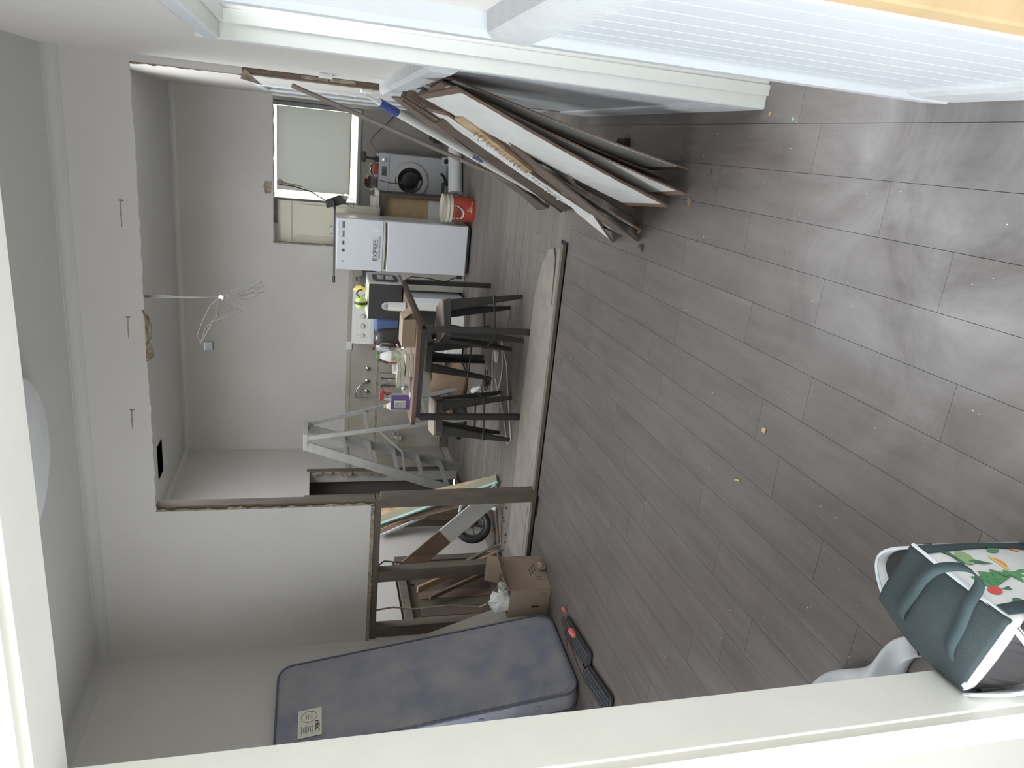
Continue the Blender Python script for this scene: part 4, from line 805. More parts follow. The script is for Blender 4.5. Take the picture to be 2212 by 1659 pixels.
MB().lathe([(.05, 0), (.09, .02), (.12, .09), (.115, .09), (.085, .024), (.001, .01)], (-.60, 9.88, WT+.001), 24).build('bowl', CLRP, fb, smooth=True)
MB().add(*crumple((-.60, 9.88, WT+.09), .085, 6, 21, .9)).build('dark_wrap', WRED, fb)
MB().box(-.56, -.51, 9.80, 9.82, WT+.12, WT+.145).build('yellow_tag', YEL, fb)
b = MB(); b.box(-.50, -.36, 9.78, 9.86, WT+.001, WT+.055); o = b.build('orange_packet', ORANGE, bevel=.012); tag(o, 'orange red packet lying between drill and bowl on the washer', 'packet')
b = MB(); b.tube([(-.37, 9.83, WT+.07), (-.40, 9.83, WT+.10), (-.47, 9.83, WT+.095), (-.50, 9.83, WT+.07)], [.01, .02, .02, .01], 8); o = b.build('silver_grinder', CHR, smooth=True); tag(o, 'shiny silver tool lying on the orange packet', 'tool')
b = MB(); b.tube([(-.56, 9.70, WT-.005), (-.585, 9.69, .75), (-.57, 9.675, .62)], .005, 6); b.lathe([(.01, 0), (.02, .01), (.018, .03)], (-.57, 9.675, .60), 10); o = b.build('power_plug', WIRE, smooth=True); tag(o, 'grey plug and lead hanging down over the washer door', 'plug')
b = MB(); b.tube([(-.23, 9.78, WT+.01), (-.12, 10.1, 1.0), (-.02, 10.25, .93), (.10, 10.3, .80), (.27, 10.32, .66)], .006, 6); o = b.build('wall_lead', WIRE, smooth=True); tag(o, 'thin grey lead running up the laundry wall to the right', 'cable')
kb_ = thing('kitchen_carcass', 'open brown cupboard carcass between the fridge and the washer', 'cupboard', (-.88, 8.9, 0))
MB().box(-1.12, -.645, 8.72, 9.15, .90, .965).build('top_rail', TIMH, kb_, bevel=.003)
MB().box(-.69, -.645, 8.72, 9.15, .04, .90).build('side_panel', TIM, kb_, bevel=.003)
MB().box(-1.12, -.69, 8.80, 8.815, .38, .90).build('back_panel', CARDY, kb_)
MB().box(-1.12, -.69, 8.795, 8.81, .06, .38).build('lower_panel', WHITEP, kb_)
MB().box(-1.12, -.645, 8.72, 9.15, 0, .05).build('base_panel', TIMH, kb_)
MB().box(-1.15, -.62, 8.70, 9.2, .966, .985).build('worktop', WHITEP, kb_, bevel=.002)
o = MB().box(-.98, -.70, 8.80, 9.0, .986, 1.05).build('small_carton', PAPER, bevel=.003); tag(o, 'small white printed carton lying on the brown carcass', 'carton')
pb_ = thing('paint_pail', 'orange red plastic pail with dirty cream rim beside the fridge', 'pail', (-.70, 8.06, 0))
PC = V((-.70, 8.05, 0))
MB().lathe([(.128, 0), (.130, .005), (.140, .235)], PC, 32).build('pail_body', ORANGE, pb_, smooth=True)
b = MB(); b.lathe([(.140, .235), (.147, .24), (.147, .26), (.142, .262), (.142, .275), (.150, .28), (.150, .30), (.144, .302), (.152, .33), (.155, .345), (.148, .345), (.138, .24)], PC, 32); b.build('rim', CREAM, pb_, smooth=True)
MB().lathe([(.001, .30), (.08, .315), (.138, .312)], PC, 20).build('contents', PANELW, pb_)
lc = PC+V((-.035, -.1335, .19))
b = MB(); b.prism([PC+V((.1415*math.sin(a), -.1415*math.cos(a), z)) for a, z in ((-.75, .238), (-.75, .15), (-.55, .12), (-.2, .115), (.1, .14), (.3, .19), (.38, .238))], (0, -.001, 0)); b.build('label_panel', CREAM, pb_)
text('COX', 'lettering', INK, pb_, PC+V((-.045, -.1455, .185)), (1, -.3, 0), (0, 0, 1), .085)
MB().box(-.72, -.60, 7.907, 7.909, .04, .045).build('stripe', PAPER, pb_)
b = MB(); 
for k in range(4): b.bar(PC+V((.0+.012*k, -.136, .03)), PC+V((.0+.012*k, -.1385, .09-.01*k)), .003, .002)
b.build('printed_marks', PAPER, pb_)
rl = thing('paper_roll', 'large white roll lying on the laundry floor behind the pail', 'roll', (-.2, 8.85, 0))
MB().tube([(-.58, 8.72, .085), (.23, 9.06, .085)], .083, 24).build('roll_body', CLOTH, rl, smooth=True)
MB().tube([(-.585, 8.718, .085), (-.55, 8.732, .085)], .03, 12).build('core', CARD, rl, smooth=True)
tb2 = thing('power_tool', 'green black power tool sitting on the pail side of the roll', 'tool', (-.56, 9.3, 0))
MB().box(-.68, -.50, 9.28, 9.38, .035, .15).build('housing', mat('dark green plastic', rgb(58, 74, 70), .5), tb2, bevel=.02)
MB().tube([(-.50, 9.33, .10), (-.43, 9.33, .13), (-.40, 9.33, .17)], .018, 10).build('handle', BLACK, tb2, smooth=True)
MB().box(-.64, -.54, 9.27, 9.285, .07, .12).build('side_plate', ALU, tb2, bevel=.004)
o = MB().box(-.30, -.20, 9.42, 9.47, .04, .15).build('power_socket', WHITEP, bevel=.004); tag(o, 'white power board standing against the washer foot', 'socket')
o = MB().lathe([(.03, 0), (.03, .012), (.012, .02)], (-.25, 9.42, .10), 14, ax=V((0, -1, 0))).build('black_plug', BLACK, smooth=True); tag(o, 'round black plug in the white power board', 'plug')
o = MB(); o.box(-.05, .25, 10.25, 10.38, .05, .14).box(-.02, .2, 10.2, 10.3, .14, .2); o = o.build('timber_scraps', TIMH, bevel=.01); tag(o, 'dark old timber scraps on the floor right of the washer', 'timber')

# ------------------------------------------------------------------ stove, taps and back wall things
sv = thing('stove', 'white upright cooker with five knobs against the kitchen back wall', 'stove', (-2.01, 8.2, 0))
MB().box(-2.34, -1.69, 7.95, 8.47, .03, .90).build('body', WHITE, sv, bevel=.006)
MB().box(-2.34, -1.69, 8.30, 8.47, .90, 1.0).build('rear_step', GMET, sv, bevel=.004)
MB().prism([(-2.34, 8.30, 1.04), (-2.34, 8.33, 1.25), (-2.34, 8.40, 1.25), (-2.34, 8.40, 1.0), (-2.34, 8.30, 1.0)], (.65, 0, 0)).build('backguard', WHITEP, sv, bevel=.004)
for k in range(5): MB().lathe([(.028, 0), (.03, .006), (.022, .022), (.001, .023)], (-2.24+k*.115, 8.312, 1.13), 18, ax=V((0, -1, .12))).build('knob', CREAM, sv, smooth=True)
for k in range(5): MB().box(-2.235+k*.115, -2.229+k*.115, 8.315, 8.322, 1.178, 1.184).build('knob_mark', INK, sv)
MB().box(-2.3, -1.73, 7.945, 7.951, .25, .75).build('oven_door', WHITEP, sv, bevel=.003)
MB().box(-2.2, -1.83, 7.94, 7.946, .35, .6).build('oven_window', DKGL, sv)
MB().tube([(-2.25, 7.92, .78), (-1.78, 7.92, .78)], .012, 8).build('oven_handle', GMET, sv, smooth=True)
MB().box(-2.32, -1.71, 7.98, 8.29, .90, .915).build('hob', GMET, sv, bevel=.003)
tp = thing('wall_tap', 'chrome swan neck tap on the kitchen back wall', 'tap', (-2.9, 8.45, 1.03))
MB().lathe([(.03, 0), (.03, .008), (.012, .02), (.012, .05)], (-2.86, 8.494, 1.04), 18, ax=V((0, -1, 0))).build('flange', CHR, tp, smooth=True)
MB().tube([(-2.86, 8.45, 1.04), (-2.87, 8.43, 1.10), (-2.93, 8.42, 1.16), (-3.02, 8.415, 1.185), (-3.04, 8.415, 1.17), (-3.035, 8.415, 1.04)], .010, 10).build('spout', CHR, tp, smooth=True)
MB().tube([(-3.035, 8.415, 1.06), (-3.035, 8.415, 1.03)], .016, 10).build('nozzle', CHR, tp, smooth=True)
for xx, l_ in ((-2.70, 'chrome wall tap spindle right of the swan neck tap'), (-2.99, 'chrome wall tap spindle left of the swan neck tap')):
    t = thing('tap_spindle', l_, 'tap', (xx, 8.47, 1.04)); MB().lathe([(.026, 0), (.026, .008), (.010, .018), (.010, .05)], (xx, 8.494, 1.04), 18, ax=V((0, -1, 0))).build('flange', CHR, t, smooth=True); MB().bar((xx, 8.44, 1.04), (xx, 8.44, 1.005), .008, .008).build('pin', CHR, t)
ps = thing('power_point', 'white double power point above the stove side strip', 'power point', (-2.42, 8.48, 1.27))
MB().box(-2.46, -2.36, 8.475, 8.488, 1.235, 1.30).build('plate', WHITEP, ps, bevel=.002)
MB().box(-2.44, -2.43, 8.472, 8.476, 1.26, 1.275).box(-2.39, -2.38, 8.472, 8.476, 1.26, 1.275).build('switch', CREAM, ps)
o = MB().box(-1.58, -1.50, 8.38, 8.44, 1.0, 1.15).build('grey_canister', GMET, bevel=.004); tag(o, 'dark grey box on the bench line behind the microwave', 'box')
o.parent = None
o = MB().box(-1.66, -1.30, 8.2, 8.46, 0, 1.0).build('bench_unit', PANELW, bevel=.004); tag(o, 'narrow pale bench unit between stove and fridge', 'cupboard')
# under and behind the table
b = MB(); b.grid(lambda u, v: (-2.57+(.22+.05*math.sin(3*v*math.pi))*math.cos(2*math.pi*u)*(1-.55*v**3), 7.72+.15*math.sin(2*math.pi*u)*(1-.5*v**3), .005+.40*v+.015*math.sin(4*u*math.pi)), 28, 10)
sk_ = b.build('paper_sack', SACK, smooth=True, solid=.004); tag(sk_, 'crumpled brown paper sack slumped on the kitchen floor', 'sack')
for (xx, yy, l_) in ((-1.92, 7.84, 'white square box on the floor under the table, nearer the fridge'), (-2.20, 7.84, 'white square box on the floor under the table, nearer the sack')):
    o = MB().box(xx-.12, xx+.12, yy-.05, yy+.05, .05, .23).build('white_box', WHITEP, bevel=.004); tag(o, l_, 'box', 'white boxes under the table')
    o = MB().box(xx-.14, xx+.14, yy-.07, yy+.07, .0, .048).build('timber_batten', TIMH, bevel=.004); tag(o, 'low dark batten under the white box '+('nearer the fridge' if xx > -2 else 'nearer the sack'), 'batten', 'battens under the white boxes')
b = MB()
def coil(cx_, cy_, rx, ry, turns, ph, z=.012):
    return [(cx_+rx*(1+.08*math.sin(3*a))*math.cos(a+ph), cy_+ry*math.sin(a+ph), z+.004*math.sin(5*a)) for a in [2*math.pi*turns*k/(40*turns) for k in range(int(40*turns)+1)]]
p_ = coil(-1.95, 6.32, .30, .18, 2, 0)+[(-1.85, 6.0, .01), (-2.1, 5.85, .01), (-2.42, 5.62, .01), (-2.5, 5.72, .01), (-2.3, 5.95, .01), (-2.1, 6.35, .01)]
b.tube(p_, .006, 6); o = b.build('extension_lead', WIREW, smooth=True); tag(o, 'white extension lead coiled on the floor under the table', 'cable')
b = MB(); b.tube(coil(-2.2, 6.62, .10, .07, 3, .5, .03), .006, 6); b.add(*crumple((-2.22, 6.6, .04), .05, 5, 77, .6)); o = b.build('tangled_leads', BLACK, smooth=True); tag(o, 'tangled black leads and plugs beside the white extension lead', 'cable')
b = MB(); b.lathe([(.012, 0), (.018, .02), (.04, .09), (.03, .11), (.002, .115)], (-2.34, 6.83, .03), 16, ax=V((-.6, .3, .55))); o = b.build('light_bulb', WHITEP, smooth=True); tag(o, 'white light bulb lying at the end of the tangled leads', 'bulb')
b = MB(); b.box(-1.93, -1.83, 6.33, 6.40, .0, .03); o = b.build('double_adaptor', WHITEP, bevel=.004); tag(o, 'small white adaptor on the extension lead', 'adaptor')
b = MB(); b.prism([(-2.85, 7.5, .001), (-2.75, 7.9, .001), (-2.95, 8.1, .001), (-3.2, 8.0, .001), (-3.3, 7.7, .001), (-3.05, 7.45, .001)], (0, 0, .05)); o = b.build('rubble_sack', LINING, bevel=.015); tag(o, 'dark flattened rubble sack on the floor behind the left stool', 'sack')
b = MB(); b.tube([(-3.1, 7.9, .09), (-2.85, 8.2, .10)], .05, 10); o = b.build('rolled_paper', SACK, smooth=True); tag(o, 'small tan roll behind the left bar stool', 'roll')

# ------------------------------------------------------------------ step ladder
ldr = thing('step_ladder', 'aluminium A-frame step ladder standing in the kitchen corner', 'ladder', (-3.1, 7.3, 0))
T = {('s', 0): (V((-3.06, 7.0, 1.72)), V((-3.68, 7.04, .0))), ('s', 1): (V((-3.04, 7.42, 1.72)), V((-3.64, 7.66, .0))),
     ('b', 0): (V((-2.97, 7.0, 1.72)), V((-2.74, 6.98, .0))), ('b', 1): (V((-2.99, 7.42, 1.72)), V((-2.60, 7.60, .0)))}
for k in (0, 1):
    a, c = T[('s', k)]; MB().bar(c, a, .095, .03, up=(0, 1, 0)).build('stile', ALU, ldr, bevel=.003)
    a, c = T[('b', k)]; MB().bar(c, a, .040, .024, up=(0, 1, 0)).build('rear_leg', ALU, ldr, bevel=.002)
for s in (.14, .30, .46, .62, .78):
    a = T[('s', 0)][1].lerp(T[('s', 0)][0], s); c = T[('s', 1)][1].lerp(T[('s', 1)][0], s)
    MB().bar(a, c, .085, .025, up=(0, 0, 1)).build('step', ALU, ldr, bevel=.002)
    MB().bar(a+V((.0, .02, -.02)), a.lerp(c, .2)+V((0, 0, -.012))+V((0, 0, 0)), .006, .014).bar(c+V((0, -.02, -.02)), c.lerp(a, .2)+V((0, 0, -.012)), .006, .014).build('step_brace', ALU, ldr)
for s in (.30, .66):
    a = T[('b', 0)][1].lerp(T[('b', 0)][0], s); c = T[('b', 1)][1].lerp(T[('b', 1)][0], s); MB().bar(a, c, .02, .02).build('rear_rail', ALU, ldr)
MB().box(-3.10, -2.93, 6.985, 7.44, 1.72, 1.765).build('top_cap', ALU, ldr, bevel=.004)
for k in (0, 1):
    a = T[('s', k)][1].lerp(T[('s', k)][0], .42); c = T[('b', k)][1].lerp(T[('b', k)][0], .60); mid = V((a.lerp(c, .5).x+.02, a.lerp(c, .5).y-.02, a.lerp(c, .5).z-.11))
    MB().bar(a, mid, .006, .022).bar(mid, c, .006, .022).build('spreader', ALU, ldr)

# ------------------------------------------------------------------ demolished timber in the kitchen's left part
def plank(p, q_, w_, th, m_, name, label, cat='plank', up=(0, 1, 0), grp=None, parts=None):
    b = MB(); b.bar(p, q_, w_, th, up=up); o = b.build(name, m_, bevel=.002); return tag(o, label, cat, grp)
t = thing('teal_plank', 'long plank with a pale teal painted edge leaning on the left wall', 'plank', (-2.93, 5.85, 0))
P0, P1 = V((-2.935, 5.85, .02)), V((-3.70, 6.50, 1.03)); dd = (P1-P0).normalized()
MB().bar(P0+V((.012, .045, 0)), P1+V((.012, .045, 0)), .09, .022, up=(0, 0, 1)).build('raw_side', GRNT, t, bevel=.002)
b = MB(); b.bar(P0, P1, .022, .034, up=(0, 0, 1)); b.build('painted_edge', TEALP, t, bevel=.002)
plank((-3.10, 6.15, .02), (-3.70, 6.80, 1.05), .14, .02, PINE, 'pine_plank', 'wide raw pine plank leaning behind the teal edged plank', up=(0, 0, 1))
plank((-3.20, 6.05, .15), (-3.715, 6.55, 1.02), .10, .02, RAW, 'brown_plank', 'brown plank between the teal edged plank and the white edged plank', up=(0, 0, 1))
t = thing('white_edged_plank', 'brown plank with a white painted edge leaning on the left wall', 'plank', (-3.35, 6.25, 0))
MB().bar((-3.42, 6.55, .12), (-3.70, 6.34, 1.03), .10, .02, up=(1, 0, 0)).build('raw_side', RAW, t, bevel=.002)
MB().bar((-3.40, 6.47, .12), (-3.69, 6.27, 1.03), .018, .024, up=(1, 0, 0)).build('painted_edge', PAINT, t)
plank((-3.50, 6.42, .55), (-3.70, 6.38, 1.03), .012, .02, PINE, 'thin_lath', 'thin orange pine lath beside the white edged plank', 'lath', up=(1, 0, 0))
t = thing('diagonal_board', 'board half white half brown leaning diagonally beyond the corner post', 'board', (-3.1, 5.7, 0))
D0, D1 = V((-2.95, 5.72, .03)), V((-3.70, 5.62, .90)); dm = D0.lerp(D1, .56)
MB().bar(D0, dm, .17, .014, up=(0, 1, 0)).build('white_half', PAINT, t, bevel=.001)
MB().bar(dm, D1, .17, .014, up=(0, 1, 0)).build('brown_half', RAW, t, bevel=.001)
for a, c, w_, m_, l_ in (((-3.53, 5.60, .02), (-3.64, 5.27, .80), .085, PINE, 'split pine board leaning nearest the stud'), ((-3.48, 5.66, .02), (-3.66, 5.48, .62), .05, GRNT, 'greenish pine batten leaning behind the stud'), ((-3.60, 5.50, .02), (-3.68, 5.20, .70), .05, RAW, 'short brown batten low behind the stud'), ((-3.52, 5.72, .03), (-3.70, 5.55, .5), .06, DRAW, 'dark batten beside the wheel')):
    plank(a, c, w_, .02, m_, 'loose_batten', l_, 'batten', up=(0, 0, 1), grp=None)
wh = thing('barrow_wheel', 'small spoked rubber wheel leaning among the timber offcuts', 'wheel', (-3.42, 5.88, .18))
WC = V((-3.40, 5.90, .215)); wa = V((.75, -.62, .12)).normalized()
b = MB(); a_ = wa.orthogonal().normalized(); c_ = wa.cross(a_); b.tube([WC+a_*.145*math.cos(.2618*k)+c_*.145*math.sin(.2618*k) for k in range(24)], .034, 10, closed=True); b.build('tyre', BLACK, wh, smooth=True)
b = MB(); b.tube([WC+a_*.105*math.cos(.2618*k)+c_*.105*math.sin(.2618*k) for k in range(24)], .010, 8, closed=True); b.build('rim', GMET, wh, smooth=True)
for k in range(5):
    a2 = 1.2566*k; b = MB(); b.bar(WC, WC+(a_*math.cos(a2)+c_*math.sin(a2))*.105, .018, .008); b.build('spoke', GMET, wh)
MB().lathe([(.022, -.03), (.022, .03)], WC, 12, ax=wa).build('hub', GMET, wh, smooth=True)
fr_ = thing('broken_sash', 'small broken white painted sash lying against the wheel', 'sash', (-3.3, 5.95, 0))
MB().bar((-3.22, 6.05, .30), (-3.14, 5.72, .05), .03, .02).build('frame_bar', PAINT, fr_, bevel=.002)
MB().bar((-3.14, 5.72, .05), (-3.42, 5.60, .03), .03, .02).build('frame_bar', RAW, fr_, bevel=.002)
MB().bar((-3.22, 6.05, .30), (-3.42, 6.00, .34), .03, .02).build('frame_bar', PAINT, fr_, bevel=.002)
b = MB()
for k in range(40): b.add(*crumple((random.uniform(-3.6, -2.9), random.uniform(5.45, 6.0), .008), random.uniform(.006, .018), 3, 200+k, .5))
o = b.build('timber_crumbs', RAW); tag(o, 'crumbs and chips of old timber on the kitchen floor by the wheel', 'debris', kind='stuff')
b = MB(); b.tube([(-3.52, 4.86, 1.2), (-3.51, 4.87, 1.05), (-3.535, 4.86, .87), (-3.53, 4.87, .6), (-3.56, 4.86, .36), (-3.50, 4.82, .30)], .007, 7); o = b.build('rope', CARD, smooth=True); tag(o, 'tan rope hanging from the stripped frame near the mattress', 'rope')
b = MB(); b.tube([(-3.16, 4.9, 1.2), (-3.17, 5.0, 1.12), (-3.16, 4.95, 1.0), (-3.17, 4.93, .95)], .006, 6); o = b.build('dark_cable', BLACK, smooth=True); tag(o, 'short dark cable hanging beside the inner stud', 'cable')

# ------------------------------------------------------------------ wires, lights, switch
wr = thing('hanging_wires', 'bundle of grey electrical cables hanging from the kitchen ceiling', 'cable', (-1.36, 6.85, ZC-.02))
def wy(pts, r=.005): return [(x, y_, z) for x, y_, z in pts]
Yw = 6.85; s_ = Yw/6.0
def wp(x, z): return (x*s_, Yw, H+(z-H)*s_)
import math as _m
tops = [(-1.36, 2.925), (-1.35, 2.925), (-1.365, 2.925)]
for k, (tx, tz) in enumerate(tops):
    b = MB(); b.tube([wp(tx, tz)[:2]+(ZC,), wp(tx+.005*k, 2.80), wp(-1.355+.004*k, 2.62), wp(-1.345, 2.50), wp(-1.338, 2.39)], .0045, 6); b.build('wire', WIRE, wr, smooth=True)
for k, (c1, c2_) in enumerate((((-1.27, 2.22), (-1.20, 2.08)), ((-1.25, 2.20), (-1.235, 2.06)), ((-1.29, 2.20), (-1.26, 2.10)), ((-1.24, 2.24), (-1.19, 2.13)))):
    b = MB(); b.tube([wp(-1.338, 2.385), wp(c1[0]-.03, c1[1]+.02), wp(c2_[0], c2_[1]), wp(c2_[0]-.05, c2_[1]+.01), wp(c1[0]-.055, c1[1]-.01), wp(-1.34, 2.37)], .0045, 6); b.build('wire_loop', WIRE, wr, smooth=True)
for k, (px_, pz_) in enumerate(((-1.52, 2.46), (-1.50, 2.44), (-1.44, 2.33))):
    b = MB(); b.tube([wp(-1.338, 2.39), wp(-1.40, 2.46-.05*k), wp(px_, pz_+.06-.08*k), wp(-1.66+.06*k, 2.57-.06*k), wp(-1.72, 2.545), wp(-1.735, 2.50)], .0045, 6); b.build('wire_loop', WIRE, wr, smooth=True)
b = MB(); c = V(wp(-1.735, 2.495)); b.box(c.x-.045, c.x+.035, Yw-.02, Yw+.02, c.z-.05, c.z+.03); b.build('junction', GMET, wr, bevel=.008)
b = MB(); b.lathe([(.018, -.02), (.018, .02)], wp(-1.338, 2.385), 8, ax=V((.3, 0, 1))); b.build('tape', WIREW, wr)
cl = thing('ceiling_light', 'wide round white flush ceiling light in the front room', 'ceiling light', (-1.62, 3.52, ZC))
MB().lathe([(.05, 0), (.05, -.04), (.38, -.06), (.43, -.08), (.425, -.09), (.36, -.105), (.15, -.118), (.001, -.122)], (-1.66, 3.58, ZC), 48).build('shade', CLOTH, cl, smooth=True)
sm = thing('smoke_alarm', 'small round white alarm on the ceiling beside the wide light', 'smoke alarm', (-2.10, 3.72, ZC))
MB().lathe([(.07, 0), (.07, -.02), (.055, -.035), (.001, -.037)], (-2.12, 3.74, ZC), 28).build('alarm_body', WHITEP, sm, smooth=True)
sw = thing('switch_plate', 'white light switch on the right wall beside the kitchen opening', 'switch', (XR-.005, 4.53, 1.62))
MB().box(XR-.018, XR, 4.43, 4.62, 1.60, 1.675).build('plate', WHITEP, sw, bevel=.003)
MB().box(XR-.024, XR-.018, 4.50, 4.52, 1.62, 1.655).build('rocker', WHITEP, sw)
sw2 = thing('switch_plate', 'white power outlet on the kitchen right wall beyond the cut stud', 'switch', (XR-.005, 5.6, 1.35))
MB().box(XR-.02, XR, 5.55, 5.72, 1.30, 1.38).build('plate', WHITEP, sw2, bevel=.003)

# ------------------------------------------------------------------ tote bag and carton near the camera
bg_ = thing('cooler_bag', 'dark teal insulated shopping bag with vegetable print at the opening', 'bag', (-.90, 1.08, 0))
z1 = .34
A_, B_, C_, D_ = V((-.782, 1.187, z1)), V((-.957, 1.235, z1)), V((-1.012, .975, z1-.012)), V((-.792, .918, z1))
ex = (B_-A_).normalized(); ey = (D_-A_).normalized()
low = [V((-.800, 1.20, .004)), V((-.965, 1.225, .004)), V((-.99, .985, .004)), V((-.815, .945, .004))]
top = [A_, B_, C_, D_]
def wall_(i, j, m_, nm, bulge):
    nrm = ((top[j]-top[i]).cross(V((0, 0, 1)))).normalized(); ctr = sum(top, V((0, 0, 0)))/4
    if nrm.dot((top[i]+top[j])/2-ctr) < 0: nrm = -nrm
    b = MB(); b.grid(lambda u, v: low[i].lerp(low[j], u).lerp(top[i].lerp(top[j], u), v)+nrm*bulge*math.sin(v*math.pi)*math.sin(u*math.pi), 12, 8); return b.build(nm, m_, bg_, smooth=True, solid=.003), nrm
sd, nside = wall_(0, 3, CLOTH, 'printed_side', .022); fr2, nfr = wall_(3, 2, CLOTH, 'end_side', .012); wall_(2, 1, TEAL, 'back_side', .01); wall_(1, 0, CLOTH, 'end_side', .01)
b = MB(); b.grid(lambda u, v: low[0].lerp(low[1], u).lerp(low[3].lerp(low[2], u), v), 2, 2); b.build('base', TEAL, bg_, solid=.003)
b = MB(); b.grid(lambda u, v: A_.lerp(B_, u).lerp(D_.lerp(C_, u), v)+V((-.022*u*u*math.sin(v*math.pi), 0, .016*math.sin(u*math.pi)*math.sin(v*math.pi)+.004-.03*max(0, u-.8)*5*.2)), 16, 20); b.build('lid', TEAL, bg_, smooth=True, solid=.006)
b = MB(); b.grid(lambda u, v: B_.lerp(C_, v)+V((-.022*math.sin(v*math.pi)-.02*u-.012*u*u, 0, -.10*u)), 4, 16); b.build('lid_drop', TEAL, bg_, smooth=True, solid=.005)
b = MB(); b.tube([A_, A_.lerp(D_, .3)+V((0, 0, .003)), A_.lerp(D_, .7)+V((0, 0, .003)), D_+V((-.004, .012, 0)), D_+V((-.018, .002, 0)), D_.lerp(C_, .5), C_+V((.01, 0, 0))], .0055, 8); b.build('zip_edge', ZIP, bg_, smooth=True)
# gussets flaring at the two ends, white outside, dark lining inside
def gusset(P, Q, out, nm):
    b = MB(); apex = [P.lerp(Q, u)+out*math.sin(u*math.pi)*1.0 + V((0, 0, -.035*math.sin(u*math.pi))) for u in [k/12 for k in range(13)]]
    foot = [P.lerp(Q, k/12)+out*math.sin(k/12*math.pi)*.55+V((0, 0, -.16)) for k in range(13)]
    b.add(apex+foot, [(k, k+1, 14+k, 13+k) for k in range(12)]); o = b.build(nm, CLOTH, bg_, smooth=True, solid=.004)
    b = MB(); b.tube(apex, .004, 6); b.build('gusset_hem', ZIP, bg_, smooth=True)
    b = MB(); b.tube([p+V((0, 0, -.010))+out.normalized()*.0035 for p in apex], .0008, 4); b.tube([p+V((0, 0, -.018))+out.normalized()*.0035 for p in apex], .0008, 4); b.build('stitching', STITCH, bg_)
gusset(A_.lerp(B_, .05)+V((0, 0, -.01)), B_.lerp(A_, .02)+V((0, 0, -.01)), V((-.02, .10, 0)), 'gusset')
gusset(D_.lerp(C_, .1)+V((0, 0, -.012)), C_.lerp(D_, -.08)+V((0, 0, -.012)), V((.01, -.085, 0)), 'gusset')
for P_, Q_, ou in ((A_, B_, V((-.018, .09, 0))), (D_, C_, V((.009, -.075, 0)))):
    b = MB(); e_ = [P_.lerp(Q_, k/10)+ou*math.sin(k/10*math.pi)*.9+V((0, 0, -.055)) for k in range(11)]; b.add(e_+[P_.lerp(Q_, k/10)+V((0, 0, -.03)) for k in range(11)], [(k, k+1, 12+k, 11+k) for k in range(10)]); b.build('dark_lining', LINING, bg_, solid=.002)
def strap(pts, w_, nm, wd):
    b = MB(); pts = [V(p) for p in pts]; wd = V(wd).normalized(); n_ = len(pts)
    sm_ = []
    for i in range(n_-1):
        p0, p1_, p2_, p3_ = pts[max(i-1, 0)], pts[i], pts[i+1], pts[min(i+2, n_-1)]
        for k in range(6):
            t_ = k/6; sm_.append(.5*((2*p1_)+(p2_-p0)*t_+(2*p0-5*p1_+4*p2_-p3_)*t_*t_+(-p0+3*p1_-3*p2_+p3_)*t_**3))
    sm_.append(pts[-1]); K = len(sm_); b.add([p-wd*w_/2 for p in sm_]+[p+wd*w_/2 for p in sm_], [(i, i+1, K+i+1, K+i) for i in range(K-1)]); return b.build(nm, TEALS, bg_, smooth=True, solid=.003)
S0 = A_.lerp(D_, .45)
lu_, lv_ = (B_-A_), (D_-A_)
def lidp(u, v, h=0): return A_+lu_*u+lv_*v+V((0, 0, .022+h))
strap([lidp(1.04, .30, -.03), lidp(.85, .30), lidp(.5, .31, .004), lidp(.15, .34, .014), lidp(-.12, .42, .02), lidp(-.26, .54, .0), lidp(-.20, .68, -.005), lidp(.05, .75, .014), lidp(.4, .78, .006), lidp(.75, .80, .0), lidp(1.05, .82, -.03)], .026, 'handle_strap', lv_*.8+lu_*.25)
# vegetable print on the side
def onside(u, v): return low[0].lerp(low[3], u).lerp(A_.lerp(D_, u), v)+nside*(.0035+.022*math.sin(v*math.pi)*math.sin(u*math.pi))
def patch(uv, m_, nm, lay=0):
    b = MB(); pts = [onside(u, v)+nside*.0006*lay for u, v in uv]; c = sum(pts, V((0, 0, 0)))/len(pts); b.add(pts+[c+nside*.0004], [(i, (i+1) % len(pts), len(pts)) for i in range(len(pts))]); return b.build(nm, m_, bg_, solid=.0006)
G1 = mat('leaf green print', rgb(70, 150, 92), .7); G2 = mat('dark green print', rgb(58, 116, 78), .7); G3 = mat('pear green print', rgb(140, 178, 108), .7); YO = mat('citrus print', rgb(240, 206, 84), .7); OR = mat('orange print', rgb(236, 150, 60), .7); RP = mat('red radish print', rgb(228, 66, 62), .7)
for u0 in (.10, .90):
    b = MB(); b.grid(lambda u, v: onside(u0-.055+.11*u, v)+nside*.002, 2, 8); b.build('side_band', TEALS, bg_, smooth=True, solid=.002)
def ell(cu, cv_, a, b_, rot, n=16, st=0, en=6.2832): return [(cu+a*math.cos(t_)*math.cos(rot)-b_*math.sin(t_)*math.sin(rot), cv_+a*math.cos(t_)*math.sin(rot)+b_*math.sin(t_)*math.cos(rot)) for t_ in [st+(en-st)*k/n for k in range(n)]]
patch(ell(.28, .78, .11, .055, .3), G3, 'pear_print', 1); patch([(.36, .84), (.20, .83), (.12, .87), (.12, .89), (.2, .85), (.36, .86)], G2, 'stem_print', 2)
patch(ell(.42, .62, .10, .06, .1, 16, 3.14, 6.28), YO, 'lemon_print', 1); patch(ell(.42, .605, .075, .04, .1, 16, 3.14, 6.28), OR, 'lemon_print', 2)
patch([(.34, .80), (.40, .74), (.42, .66), (.38, .70), (.33, .74)], G2, 'leaf_print', 1)
lf = []
for k in range(15):
    s = k/14; lf.append((.52+.04*math.sin(k*2.6)+.05*(1 if k % 2 else -.2), .92-.62*s))
